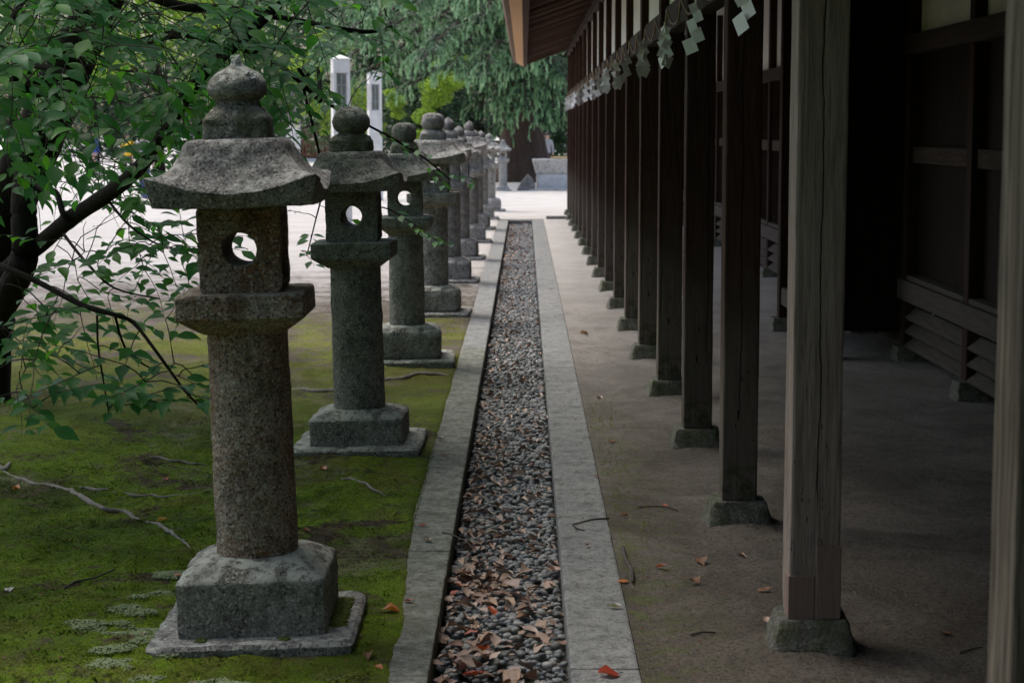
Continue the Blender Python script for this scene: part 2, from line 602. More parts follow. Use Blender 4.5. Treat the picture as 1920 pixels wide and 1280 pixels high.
def ground_z(x, y):
    z = 0.0
    if x < XL_OUT and y < 22:
        k = max(0.0, min(1.0, (18 - y) / 4))
        edge = max(0.0, min(1.0, (XL_OUT - x) / .25))
        z += k * edge * (.03 * fbm((x, y, 0), .9, 3) + .02 * fbm((x, y, 4), 4.5, 3)) + k * .009 * fbm((x, y, 9), 20, 3)
        z = z * (.35 + .65 * edge)
    elif x > XR_OUT and y < 33:
        z += .012 * fbm((x, y, 2), 2.4, 3) + .005 * fbm((x, y, 5), 13, 3) - .004
        if y < 20 and x < 1.3:
            k = round((y - 5.69) / 1.83)
            if k >= 0: z += .022 * math.exp(-(((x - .86) / .17) ** 2 + ((y - 5.69 - 1.83 * k) / .17) ** 2) ** 2)
        z *= max(0.0, min(1.0, (x - XR_OUT) / .06))
    return z


def steps(*segs):
    out = []
    for a, b, d in segs:
        k = max(1, round((b - a) / d))
        out += [a + (b - a) * i / k for i in range(k)]
    return out + [segs[-1][1]]


xs_l = steps((-400, -60, 40), (-60, -10, 5), (-10, -5, .4), (-5, -2.2, .07), (-2.2, -.5, .032))
xs_r = steps((XR_OUT, 1.3, .035), (1.3, 3, .08), (3, 12, 1), (12, 60, 8), (60, 400, 60))
ys = steps((-40, -6, 5), (-6, 4.8, .6), (4.8, 10, .038), (10, 20, .09), (20, 33.2, .4), (33.2, 60, 1.5), (60, 120, 10), (120, 600, 60))


def build_ground():
    cols = [('l', x) for x in xs_l] + [('e', 0), ('f', 0)] + [('r', x) for x in xs_r]
    v, f = [], []
    nc = len(cols)
    for y in ys:
        inside = G_Y0 - .01 <= y <= G_Y1 + .01
        for kind, x in cols:
            if kind == 'e':
                c = creep(y) if inside else .012
                v.append((XL_OUT + c - .022, y, .007 if inside else 0))
            elif kind == 'f':
                c = creep(y) if inside else .012
                v.append((XL_OUT + c, y, -.006 if inside else 0))
            else:
                v.append((x, y, ground_z(x, y) + (.004 if kind == 'l' else 0)))
    ie = len(xs_l) + 1
    for j in range(len(ys) - 1):
        ins = ys[j] >= G_Y0 - .01 and ys[j + 1] <= G_Y1 + .01
        for i in range(nc - 1):
            if i == ie and ins:
                continue
            a = j * nc + i
            f.append((a, a + 1, a + nc + 1, a + nc))
    me = np_mesh('ground', np.array(v), np.array(f), M['ground'])
    o = add('ground', me)
    tag(o, 'mossy earth and pale sand court around the lantern row', kind='structure')


build_ground()


def ground_at(u, v):
    p = G(u, v)
    p.z = (.0 if XL_OUT < p.x < XR_OUT else ground_z(p.x, p.y) + (.004 if p.x < 0 else 0))
    return p


# ------------------------------------------------------------------ the gutter, its kerb stones and pebbles
BED = -.115
g = MB()
g.quad_box((XL_IN - .05, G_Y0, -.3), (XR_IN + .05, G_Y1, BED))
gutter = add('gutter', g.mesh('gutter', M['soil']))
tag(gutter, 'stone edged drain lane filled with river pebbles', kind='structure')


def kerb_stone(x0, x1, y0, y1, mat, seed):
    gap = .003
    bm = bmesh.new()
    m = MB().quad_box((x0, y0 + gap, -.2), (x1, y1 - gap, 0)).mesh('kerb_stone', mat, bevel=.009, seg=2)
    bm.from_mesh(m)
    bmesh.ops.subdivide_edges(bm, edges=[e for e in bm.edges if e.calc_length() > .5], cuts=24, use_grid_fill=True)
    for w in bm.verts:
        d = fbm((w.co.x + seed, w.co.y, w.co.z), 5, 4) * .0012
        w.co.z += d if w.co.z > -.05 else 0
        w.co.x += fbm((w.co.y, seed, w.co.z), 7, 4) * .0025
    bm.to_mesh(m)
    bm.free()
    for p in m.polygons: p.use_smooth = False
    o = add('kerb_stone', m, gutter)
    return o


jl = [-6, -4, -1.9, .3, 2.5, 4.75, 6.98, 9.2, 11.4, 13.65, 15.9, 18.2, 20.6, 22.9, 25.3, 27.7, 30.2, 33.0]
jr = [-6, -5, -2.4, .2, 2.8, 5.42, 8.1, 10.67, 13.4, 16.1, 18.8, 21.6, 24.3, 27, 29.8, 33.0]
for i in range(len(jl) - 1):
    kerb_stone(XL_OUT, XL_IN, jl[i], jl[i + 1], M['kerb_mossy'] if jl[i] < 12 else M['kerb'], i)
for i in range(len(jr) - 1):
    kerb_stone(XR_IN, XR_OUT, jr[i], jr[i + 1], M['kerb'], 40 + i)
o = add('kerb_stone', MB().quad_box((XL_IN + .004, 33.003, -.2), (XR_IN - .004, 33.19, -.01)).mesh('kerb_stone', M['kerb'], bevel=.008), gutter)
# edging stones that close the dirt floor against the court
edging = empty('floor_edging', (0, 33.3, 0))
tag(edging, 'low stone edging between the covered walk and the court', kind='structure')
for i in range(4):
    add('edge_stone', box_mesh('edge_stone', (1.0, .16, .11), M['kerb'], .008), edging, (.36 + .52 + i * 1.01, .06, -.06))

ico = bmesh.new()
bmesh.ops.create_icosphere(ico, subdivisions=2, radius=1)
ICO2_V = np.array([v.co[:] for v in ico.verts]); ICO2_F = np.array([[v.index for v in f.verts] for f in ico.faces])
ico.free()
ico = bmesh.new()
bmesh.ops.create_icosphere(ico, subdivisions=1, radius=1)
ICO1_V = np.array([v.co[:] for v in ico.verts]); ICO1_F = np.array([[v.index for v in f.verts] for f in ico.faces])
ico.free()


def pebble_positions(y0, y1, n, zlo, zhi, s0, s1):
    x = rng.uniform(XL_IN + .012, XR_IN - .012, n)
    y = rng.uniform(y0, y1, n)
    z = rng.uniform(zlo, zhi, n)
    s = rng.uniform(s0, s1, n)
    return x, y, z, s


def pebble_mesh(x, y, z, s, V, Fc, name):
    n = len(x)
    nv = len(V)
    sc = np.stack([s * rng.uniform(.75, 1.25, n), s * rng.uniform(.75, 1.25, n), s * rng.uniform(.45, .75, n)], 1)
    a = rng.uniform(0, 2 * np.pi, n)
    til = rng.normal(0, .3, n)
    co, si = np.cos(a), np.sin(a)
    ct, st = np.cos(til), np.sin(til)
    p = V[None] * sc[:, None]
    px, py, pz = p[..., 0], p[..., 1], p[..., 2]
    py, pz = py * ct[:, None] - pz * st[:, None], py * st[:, None] + pz * ct[:, None]
    px, py = px * co[:, None] - py * si[:, None], px * si[:, None] + py * co[:, None]
    verts = np.stack([px + x[:, None], py + y[:, None], pz + z[:, None]], 2).reshape(-1, 3)
    faces = (Fc[None] + (np.arange(n) * nv)[:, None, None]).reshape(-1, 3)
    return np_mesh(name, verts, faces, M['pebble'], True, np.repeat(rng.uniform(0, 1, n), nv))


# the bare muddy spot in front has fewer pebbles
def thin(x, y, *rest):
    d = ((x + .06) / .12) ** 2 + ((y - 5.55) / .16) ** 2
    keep = rng.uniform(0, 1, len(x)) < np.clip(d * .55, .12, 1)
    return tuple(a[keep] for a in (x, y) + rest)


pebble_meshes = []
for i in range(8):
    bmv = ICO2_V.copy()
    for k, q in enumerate(bmv):
        bmv[k] = q * (1 + .16 * mnoise.noise(Vector(q) * 1.3 + Vector((i * 5, 0, 0))))
    bmv *= np.array([rng.uniform(.85, 1.2), rng.uniform(.8, 1.1), rng.uniform(.5, .7)])
    pebble_meshes.append(np_mesh('pebble', bmv, ICO2_F, M['pebble']))
x, y, z, s = thin(*pebble_positions(5.05, 6.35, 520, -.086, -.068, .009, .0185))
order_ = np.argsort(y)
x, y, z, s = x[order_], y[order_], z[order_], s[order_]
for i in range(min(300, len(x))):
    add('pebble', pebble_meshes[i % 8], gutter, (x[i], y[i], z[i]), (rng.normal(0, .25), rng.normal(0, .25), rng.uniform(0, 6.28)), (s[i],) * 3)
xr_ = (x[300:], y[300:], z[300:], s[300:])
x1 = thin(*pebble_positions(4.9, 6.4, 1100, -.112, -.084, .009, .016))
x2 = pebble_positions(6.3, 12, 7600, -.105, -.07, .008, .018)
o = add('gravel', pebble_mesh(*[np.concatenate(q) for q in zip(xr_, x1, x2)], ICO2_V, ICO2_F, 'gravel'), gutter)
tag(o, kind='stuff')
x3 = pebble_positions(12, 33, 19000, -.105, -.07, .009, .02)
o = add('gravel', pebble_mesh(*x3, ICO1_V, ICO1_F, 'gravel'), gutter)
tag(o, kind='stuff')


# ------------------------------------------------------------------ stone lanterns
def firebox_mesh(name, hw, h, hole, mat, seg=64, seed=0):
    """square box with a round hole through it from front to back and a sunk panel on each side"""
    v, f = [], []
    off = Vector((seed * 3.1, 0, seed))
    zc = h / 2

    def sq(a, w):
        c, s = math.cos(a), math.sin(a)
        r = (abs(c) ** 16 + abs(s) ** 16) ** (-1 / 16)
        return c * r * w, s * r * w * (h / 2 / hw)

    ang = [2 * math.pi * k / seg for k in range(seg)]
    rings = []
    nin = 6
    # front face from the hole outwards, along the sides to the back, back face inwards, tube through
    prof = [('c', hole * 1.0, -hw + .012), ('c', hole * 1.12, -hw)]
    for t in (.25, .5, .75):
        prof.append(('m', t, -hw))
    for yy, ind in ((-hw, 0), (-hw * .55, 0), (-hw * .53, 1), (hw * .53, 1), (hw * .55, 0), (hw, 0)):
        prof.append(('s', ind, yy))
    for t in (.75, .5, .25):
        prof.append(('m', t, hw))
    prof += [('c', hole * 1.12, hw), ('c', hole, hw - .012), ('c', hole, hw * .4), ('c', hole, 0), ('c', hole, -hw * .4)]
    for kind, q, yy in prof:
        ring = []
        for a in ang:
            cx, cz = math.cos(a), math.sin(a)
            if kind == 'c':
                x, zz = cx * q, cz * q
            elif kind == 'm':
                sx, sz = sq(a, hw)
                x, zz = cx * hole * 1.12 * (1 - q) + sx * q, cz * hole * 1.12 * (1 - q) + sz * q
            else:
                x, zz = sq(a, hw)
                if q and abs(zz) < h * .36:
                    x -= math.copysign(.03, x) if abs(x) > hw * .9 else 0
            p = Vector((x, yy, zz))
            d = fbm(p + off, 16) * .003 + fbm(p + off, 50) * .0012
            ring.append((x + d, yy + d, zz + zc))
        rings.append(ring)
    for r in rings: v += r
    n = len(rings)
    for i in range(n):
        for k in range(seg):
            a, b = i * seg + k, i * seg + (k + 1) % seg
            c, d = ((i + 1) % n) * seg + (k + 1) % seg, ((i + 1) % n) * seg + k
            f.append((a, b, c, d))
    me = bpy.data.meshes.new(name)
    me.from_pydata(v, [], f)
    me.materials.append(mat)
    for p in me.polygons: p.use_smooth = False
    me.update()
    return me


def stone_lantern(i, x, y, H, label, kind='onion', tilt=(0, 0, 0), mats=None, wide=1.0, ped='chamfer', ped_h=1.0, hi=True, plate=True, platform='square', col_r=.126, base_w=1.0):
    root = empty('stone_lantern', (x, y, ground_z(x, y) + .004))
    root.rotation_euler = tilt
    tag(root, label, 'stone lantern', 'stone lanterns lining the gutter')
    sg = 96 if hi else 40
    sub = .012 if hi else .03
    ro = .0045 if hi else .004
    k = H / 1.765
    mp = dict(slab='stone_c', ped='stone_b', col='stone_a', plat='stone_a', box='stone_a', roof='stone_roof', fb='stone_moss', fin='stone_b')
    mp.update(mats or {})
    S = i * 11 + 3

    def part(name, rings, m, **kw):
        if name == 'pedestal': rings = [(z0 + (q[0] - z0) * ped_h,) + tuple(q[1:]) for q in rings]
        return add(name, loft(name, rings, M[mp[m]], kw.pop('seg', sg), kw.pop('rough', ro), S + len(root.children), sub=sub, **kw), root)

    bw = base_w
    zb = .035
    if plate:
        w = .312 * bw
        part('base_slab', [(-.05, w, w * 1.05, 22), (zb - .012, w, w * 1.05, 22), (zb, w - .012, w * 1.05 - .012, 18)], 'slab', rough=.006)
    z0 = zb - .004
    w = .226 * bw
    if ped == 'chamfer':
        part('pedestal', [(z0, w, w, 24), (z0 + .165, w * 1.0, w * 1.0, 30), (z0 + .173, w * .982, w * .982, 26), (z0 + .2, w * .8, w * .8, 16), (z0 + .216, w * .66, w * .66, 9), (z0 + .221, w * .58, w * .58, 6), (z0 + .2225, .1, .1, 2)], 'ped', rough=.006, nscale=9)
        zc = z0 + .214 * ped_h
    else:
        part('pedestal', [(z0, w * .94, w * .94, 14), (z0 + .02, w, w, 14), (z0 + .14, w, w, 12), (z0 + .18, w * .95, w * .95, 8), (z0 + .205, w * .82, w * .82, 6), (z0 + .215, w * .62, w * .62, 4), (z0 + .217, .1, .1, 2)], 'ped', rough=.006, nscale=9)
        zc = z0 + .212 * ped_h
    top = .94 * k
    part('column', [(zc - .004, col_r, col_r, 2), (zc + .3, col_r * .99, col_r * .99, 2), (top + .002, col_r * .975, col_r * .975, 2)], 'col', rough=.0035)
    pw = .195 * wide
    if platform == 'square':
        part('platform', [(top, col_r * 1.0, col_r * 1.0, 7), (top + .046, pw * .97, pw * .97, 20), (top + .052, pw, pw, 20), (top + .118, pw, pw, 20), (top + .124, pw * .975, pw * .975, 16), (top + .125, .08, .08, 3)], 'plat', rough=.004)
    else:
        part('platform', [(top, col_r * .98, col_r * .98, 3), (top + .02, pw * .75, pw * .75, 4), (top + .05, pw * .95, pw * .95, 6), (top + .07, pw, pw, 8), (top + .115, pw, pw, 9), (top + .125, pw * .93, pw * .93, 8), (top + .126, .08, .08, 3)], 'plat', rough=.004)
    zf = top + .122
    fh = .266 * k
    add('fire_box', firebox_mesh('fire_box', .124 * wide, fh, .05, M[mp['box']], sg, S), root, (0, 0, zf))
    zr = zf + fh - .006
    rw = .258 * wide
    pr = []
    for z, w, p, lf in ((0, .19 * wide, 14, 0), (.002, rw * .92, 26, .004), (.006, rw * .93, 26, .006), (.038, rw * .99, 26, .052), (.043, rw, 26, .058), (.048, rw * .985, 22, .056), (.064, rw * .92, 14, .042), (.088, rw * .82, 9, .028), (.12, rw * .72, 7, .014), (.155, rw * .65, 6, .006), (.185, rw * .61, 6, 0), (.199, rw * .56, 6, 0), (.203, rw * .5, 5, 0), (.204, .06, 2, 0)):
        pr.append((z * k, w, w, max(p, 2), lf * k))
    o = add('roof', loft('roof', pr, M[mp['roof']], sg, .006, S + 71, nscale=11, sub=sub), root, (0, 0, zr))
    zt = zr + .2 * k
    # finial base
    b = .1 * wide
    if kind == 'flat':
        rr = [(0, b * .98, b * .98, 12), (.062, b * .98, b * .98, 12), (.072, b * .93, b * .93, 9), (.098, b * .72, b * .72, 4), (.108, b * .68, b * .68, 2), (.12, b * .68, b * .68, 2), (.122, .03, .03, 2)]
    else:
        rr = [(0, b * .96, b * .96, 7), (.012, b, b, 6), (.055, b * 1.0, b * 1.0, 5), (.082, b * .88, b * .88, 3), (.1, b * .66, b * .66, 2), (.104, b * .6, b * .6, 2), (.105, .03, .03, 2)]
    hs = (H - zt) / (.25 if kind == 'flat' else .25)
    rr = [(z * hs, hx, hy, p) for z, hx, hy, p in rr]
    add('finial_base', loft('finial_base', rr, M[mp['fb']], sg, .005, S + 5, sub=sub), root, (0, 0, zt))
    z1 = zt + rr[-2][0] - .004
    hh = H - z1
    r = .091 * wide
    if kind in ('flat', 'onion'):
        pf = [(0, .66), (.06, .78), (.18, .96), (.32, 1.0), (.48, .94), (.62, .78), (.72, .58), (.8, .38), (.86, .24), (.93, .16), (1, .05)]
        if kind == 'onion':
            r *= .8
            pf = [(0, .6), (.05, .72), (.16, .92), (.32, 1.0), (.5, .95), (.65, .78), (.78, .5), (.88, .26), (.95, .13), (1, .04)]
    elif kind == 'ball':
        pf = [(0, .62), (.05, .72), (.15, .87), (.3, .98), (.45, 1.0), (.62, .94), (.77, .8), (.88, .6), (.95, .4), (1, .1)]
    else:   # squashed ball
        pf = [(0, .72), (.08, .86), (.25, .98), (.45, 1.0), (.68, .96), (.84, .84), (.93, .66), (.98, .45), (1, .1)]
    add('finial', loft('finial', [(a * hh, q * r, q * r, 2) for a, q in pf], M[mp['fin']], sg, .004, S + 9, sub=sub * .8), root, (0, 0, z1))
    return root


def granules(name, parent, centres, mat, smin, smax, seed):
    r = random.Random(seed)
    V, Fc, b = [], [], 0
    for (x, y, z, rad, n, h) in centres:
        for _ in range(n):
            a, d = r.uniform(0, 6.28), math.sqrt(r.random()) * rad
            q = r.uniform(smin, smax)
            V.append(ICO1_V * np.array([q, q, q * .8]) + np.array([x + math.cos(a) * d, y + math.sin(a) * d, z + r.uniform(-h, h)]))
            Fc.append(ICO1_F + b)
            b += len(ICO1_V)
    o = add(name, np_mesh(name, np.concatenate(V), np.concatenate(Fc), mat), parent)
    return tag(o, kind='stuff')


D = math.radians
pale = dict(slab='stone_pale', ped='stone_pale', col='stone_pale', plat='stone_pale', box='stone_pale', roof='stone_pale', fb='stone_pale', fin='stone_pale')
grey = dict(ped='stone_c', col='stone_c', plat='stone_c', box='stone_c', roof='stone_c', fb='stone_c', fin='stone_c')
dark = dict(ped='stone_b', col='stone_b', plat='stone_b', box='stone_b', roof='stone_roof', fb='stone_moss', fin='stone_b', slab='stone_b')
first = stone_lantern(0, -.822, 5.87, 1.765, 'largest, nearest weathered stone lantern with onion finial, moss at its foot', 'flat', (0, D(-1.7), D(1)))
M['lichen'] = m_plain('grey_lichen', (.4, .41, .4), (.6, .61, .6), 80, .9)
M['moss_dark'] = m_plain('slab_moss', (.05, .065, .012), (.11, .14, .02), 90, .95, .8)
granules('lichen_tuft', first, [(0, -.008, 1.762, .016, 46, .012), (.05, -.045, 1.712, .022, 50, .012), (.062, -.03, 1.69, .014, 26, .01)], M['lichen'], .0022, .005, 4)
granules('moss_patch', first, [(.25, -.12 + .045 * q, .036, .028, 120, .002) for q in range(8)] + [(.235, .2, .036, .03, 100, .002), (-.15, -.255, .036, .018, 60, .002), (.1, -.26, .034, .02, 60, .002)], M['moss_dark'], .003, .006, 5)
stone_lantern(1, -.803, 9.32, 1.655, 'second stone lantern from the camera, topped by a round ball finial', 'ball', (0, D(-1.2), D(-1)), dark | dict(col='stone_b'), base_w=1.0, ped_h=.74)
stone_lantern(2, -.775, 12.7, 1.575, 'dark third stone lantern with rounded pedestal and leafy twig before it', 'squash', (0, D(-.6), D(2)), dark, ped='round', platform='round', base_w=1.0, col_r=.118, wide=.92)
stone_lantern(3, -.765, 16.15, 1.685, 'fourth stone lantern, with wide squashed ball finial above purplish grey roof', 'squash', (0, 0, D(-1)), dict(roof='stone_c', fin='stone_c', fb='stone_c', col='stone_c', plat='stone_b', box='stone_c'), wide=1.08, ped='round', hi=True)
names = ['fifth stone lantern of the row, slim pointed finial on ringed neck',
         'sixth stone lantern of the row, short with low pointed finial',
         'seventh stone lantern of the row, yellowish lichen on its finial base',
         'eighth stone lantern of the row, mostly hidden behind nearer roofs',
         'ninth stone lantern of the row, pale with small pointed finial',
         'tenth and last pale stone lantern of the row, beyond the gutter end']
for i, (u, Y, H) in enumerate(((838, 19.6, 1.67), (858, 23.05, 1.59), (877, 26.5, 1.66), (888, 29.9, 1.53), (899, 33.35, 1.52), (914, 36.6, 1.47))):
    stone_lantern(4 + i, (u + 3 - 983) * Y / F_PX, Y, H, names[i], 'onion', (0, 0, D(random.uniform(-3, 3))), pale if i > 3 else grey, wide=.95, ped='round' if i % 2 else 'chamfer', hi=False)
stone_lantern(10, (943 - 983) * 48.5 / F_PX, 48.5, 1.29, 'small pale stone lantern standing alone before the big cedar trunk', 'onion', (0, 0, 0), pale, wide=.82, hi=False, col_r=.105, base_w=.68, ped_h=.4)

# ------------------------------------------------------------------ the shrine corridor on the right
BX, BY0, BS = .848, 5.69, 1.83
hall = empty('shrine_hall', (BX, 5.69, 0))
tag(hall, 'long dark timber shrine hall with open colonnade and deep eaves', 'building')
HO = Vector((BX, 5.69, 0))


def hpart(name, mesh, x, y, z, rot=(0, 0, 0), parent=None):
    if parent is None:
        return add(name, mesh, hall, Vector((x, y, z)) - HO, rot)
    return add(name, mesh, parent, (x, y, z), rot)


def post_mesh(mat, w=.146, h=2.95, seed=0):
    m = MB().quad_box((-w / 2, -w / 2, 0), (w / 2, w / 2, h)).mesh('post', mat, bevel=.009, seg=2)
    bm = bmesh.new()
    bm.from_mesh(m)
    bmesh.ops.subdivide_edges(bm, edges=[e for e in bm.edges if e.calc_length() > 1], cuts=28)
    for v in bm.verts:
        v.co.x += .0022 * fbm((seed, v.co.z, v.co.y * 9), 3)
        v.co.y += .0022 * fbm((seed + 4, v.co.z, v.co.x * 9), 3)
    bm.to_mesh(m)
    bm.free()
    return m


pm = [post_mesh(M['post'], .139, 2.86, i) for i in range(4)]
stone_ms = [loft('base_stone', [(-.05, .135, .135, 7), (.0, .132, .132, 8), (.085, .108, .108, 12), (.096, .1, .1, 12), (.097, .03, .03, 4)], M['stone_foot'], 48, .006, 60 + i, sub=.02) for i in range(4)]
for k in range(17):
    y = BY0 + BS * k
    mesh = post_mesh(M['post_grey'], .15, 2.86, 9) if k == 0 else pm[k % 4]
    p = hpart('post', mesh, BX + (.018 if k == 0 else 0), y, .094)
    hpart('base_stone', stone_ms[k % 4], BX + (.018 if k == 0 else 0), y, 0, (0, 0, (k % 4) * math.pi / 2 + random.uniform(-.04, .04)))
    if k == 0:
        # let-in repair blocks at the foot
        add('repair_block', MB().quad_box((.004, -.0785, .002), (.0785, -.02, .225)).quad_box((.002, -.0785, .227), (.018, -.02, .247)).mesh('repair_block', M['patch'], bevel=.002), p)
        add('repair_block', MB().quad_box((-.0785, -.078, .002), (.0, .0, .135)).mesh('repair_block', M['patch'], bevel=.002), p)
# the very near post at the right edge, split with a barky corner
m = post_mesh(M['post_pale'], .17, 2.86, 33)
for v in m.vertices:
    d = fbm((v.co.x * 2, v.co.y * 2, v.co.z), 4, 4)
    v.co.x += .008 * d * (1 if v.co.x > 0 else .3)
hpart('post', m, .925, 3.32, .094)
hpart('base_stone', stone_ms[1], .925, 3.32, 0)

# beams and plaster between the posts
Y_A, Y_B = -5.0, 35.05
yr = Y_B - Y_A
yc = (Y_A + Y_B) / 2


def long_beam(name, x0, x1, z0, z1, mat, ya=Y_A, yb=Y_B, bevel=.004):
    cx, cy = (x0 + x1) / 2, (ya + yb) / 2
    # grain runs along the beam: build it along local Z and lay it down
    me = MB().quad_box(((x0 - x1) / 2, (z0 - z1) / 2, -(yb - ya) / 2), ((x1 - x0) / 2, (z1 - z0) / 2, (yb - ya) / 2)).mesh(name, mat, bevel=bevel)
    return hpart(name, me, cx, cy, (z0 + z1) / 2, (math.radians(-90), 0, 0))


long_beam('tie_beam', BX - .045, BX + .045, 2.09, 2.235, M['beam'])
long_beam('wall_plate', BX - .085, BX + .085, 2.86, 3.01, M['beam'])
for k in range(-6, 16):
    y0 = BY0 + BS * k + .075
    y1 = BY0 + BS * (k + 1) - .075
    w = MB().quad_box((-.02, 0, 0), (.02, y1 - y0, .626)).mesh('plaster_panel', M['plaster'])
    hpart('plaster_panel', w, BX, y0, 2.235)
for k in range(-5, 0):
    if k < -1:
        hpart('post', pm[k % 4], BX, BY0 + BS * k, .094)

# roof: rafters, soffit boards, layered eave edge
EX, EZ = -.02, 2.72
SL = (3.03 - EZ) / (BX - EX)
RX1 = 3.6


def roof_z(x): return EZ + SL * (x - EX)


L = math.hypot(RX1 - EX, SL * (RX1 - EX))
ang = math.atan(SL)
rm = MB().quad_box((-.032, -.04, 0), (.032, .04, L)).mesh('rafter', M['rafter'], bevel=.004)
ry = 8.0
while ry < 35.3:
    # local Z runs up the slope
    hpart('rafter', rm, EX + .02, ry, roof_z(EX + .02) + random.uniform(-.022, .012), (0, math.pi / 2 - ang + random.uniform(-.006, .006), 0))
    ry += .285 + random.uniform(-.03, .03)
# boards above the rafters, each running along the lane
nb = 14
for i in range(nb):
    x0 = EX + i * (RX1 - EX) / nb
    x1 = EX + (i + 1) * (RX1 - EX) / nb - .006
    pts = [(x0, roof_z(x0) + .045 + .002 * (i % 2)), (x1, roof_z(x1) + .045 + .002 * (i % 2)), (x1, roof_z(x1) + .065), (x0, roof_z(x0) + .065)]
    hpart('soffit_board', MB().prism([(a - BX, b) for a, b in pts], Y_A - 5.69, 35.55 - 5.69).mesh('soffit_board', M['rafter']), BX, 5.69, 0)
# eave edge: tan fascia with slanting underside, bark layers above
hpart('eave_fascia', MB().prism([(a - BX, b) for a, b in ((EX, EZ - .035), (EX, EZ + .07), (EX - .16, EZ + .09), (EX - .125, EZ + .035))], Y_A - 5.69, 35.6 - 5.69).mesh('eave_fascia', M['tan']), BX, 5.69, 0)
hpart('eave_edge', MB().prism([(a - BX, b) for a, b in ((EX - .128, EZ + .036), (EX - .163, EZ + .0905), (EX - .02, EZ + .0925), (EX - .02, EZ + .24), (EX - .235, EZ + .26), (EX - .18, EZ + .045))], Y_A - 5.69, 35.62 - 5.69).mesh('eave_edge', M['thatch']), BX, 5.69, 0)
hpart('roof', MB().prism([(a - BX, b) for a, b in ((EX - .02, EZ + .094), (EX - .02, EZ + .235), (RX1, roof_z(RX1) + .6), (7.0, 4.4), (7.0, 4.1), (RX1, roof_z(RX1) + .07))], Y_A - 5.69, 35.58 - 5.69).mesh('roof', M['thatch']), BX, 5.69, 0)
hpart('eave_batten', MB().quad_box((-.03, 0, 0), (.035, 40.5, .06)).mesh('eave_batten', M['rafter']), EX + .03, Y_A, EZ - .055)

# inner wall: posts on stones, louvre boards, sill, boarding, rails, plaster
WX = 2.62
wp = MB().quad_box((-.065, -.065, 0), (.065, .065, 2.95)).mesh('wall_post', M['dark_wood'], bevel=.006)
ws = loft('base_stone', [(-.04, .12, .12, 8), (.0, .12, .12, 8), (.095, .1, .1, 10), (.096, .02, .02, 4)], M['stone_foot'], 32, .006, 77, sub=.03)
wall_ys = [11.1 + BS * k for k in range(-6, 14)]
sl_ms = {}
for i, y in enumerate(wall_ys):
    hpart('wall_post', wp, WX, y, .09)
    hpart('base_stone', ws, WX - .01, y, 0)
    if i == len(wall_ys) - 1: break
    y2 = wall_ys[i + 1]
    d = y2 - y - .135
    for zz in (.13, .225, .32):
        me = sl_ms.get('s')
        if me is None:
            me = sl_ms['s'] = MB().quad_box((-.052, -.009, -d / 2), (.052, .009, d / 2)).mesh('louvre_board', M['sill'], bevel=.002)
        hpart('louvre_board', me, WX - .02, (y + y2) / 2, zz, (math.radians(-90), math.radians(-40), 0))
    # backing below the floor
    pl = sl_ms.get('pl')
    if pl is None:
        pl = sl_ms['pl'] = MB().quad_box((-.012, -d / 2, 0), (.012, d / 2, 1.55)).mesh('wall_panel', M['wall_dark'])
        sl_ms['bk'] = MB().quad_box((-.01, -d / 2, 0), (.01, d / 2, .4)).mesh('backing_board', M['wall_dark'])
        sl_ms['rail'] = MB().quad_box((-.03, -.055, -d / 2), (.03, .055, d / 2)).mesh('mid_rail', M['beam'], bevel=.003)
        sl_ms['bar'] = MB().quad_box((-.012, -.012, 0), (.012, .012, 1.5)).mesh('lattice_bar', M['dark_wood'])
        sl_ms['up'] = MB().quad_box((-.015, -d / 2, 0), (.015, d / 2, 1.0)).mesh('plaster_panel', M['plaster'])
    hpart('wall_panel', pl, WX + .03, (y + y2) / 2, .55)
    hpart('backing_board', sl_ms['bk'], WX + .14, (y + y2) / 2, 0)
    hpart('mid_rail', sl_ms['rail'], WX - .002, (y + y2) / 2, 1.38, (math.radians(-90), 0, 0))
    if y > 15:
        for q in range(9):
            hpart('lattice_bar', sl_ms['bar'], WX - .01, y + .15 + q * (d - .16) / 8, .56)
    hpart('plaster_panel', sl_ms['up'], WX + .02, (y + y2) / 2, 2.17)
long_beam('sill_beam', WX - .085, WX + .06, .41, .545, M['sill'], -2.5, 34.5)
long_beam('sill_ledge', WX - .06, WX + .06, .547, .58, M['sill'], -2.5, 34.5)
long_beam('head_rail', WX - .075, WX + .05, 2.04, 2.17, M['beam'], -2.5, 34.5)
hpart('added_cross_wall', MB().quad_box((0, -.04, 0), (1.95, 0, 3.3)).mesh('added_cross_wall', M['dark_wood']), 1.02, 2.75, 0)  # unseen wall added outside the frame to keep light off the corridor floor
hpart('added_end_wall', MB().quad_box((0, -.05, 0), (3.0, 0, 3.4)).mesh('added_end_wall', M['dark_wood']), WX - .6, -2.6, 0)  # unseen wall added behind the viewpoint to darken the covered walk
# bay standing forward of the inner wall
by0, by1, bx0 = 13.05, 14.9, 2.04
bay = hpart('projecting_bay', MB().quad_box((0, 0, .18), (.5, by1 - by0, 3.1)).mesh('projecting_bay', M['wall_dark']), bx0 + .02, by0, 0)
for q in range(6):
    add('plank', MB().quad_box((.002 + q * .09, -.014, .2), (.088 + q * .09, -.001, 2.6)).mesh('plank', M['wall_dark'], bevel=.002), bay)
for yy in (by0, by1):
    hpart('wall_post', wp, bx0, yy, .09)
    hpart('base_stone', ws, bx0 - .01, yy, 0)
long_beam('sill_beam', bx0 - .05, bx0 + .05, .2, .33, M['sill'], by0 + .07, by1 - .07)

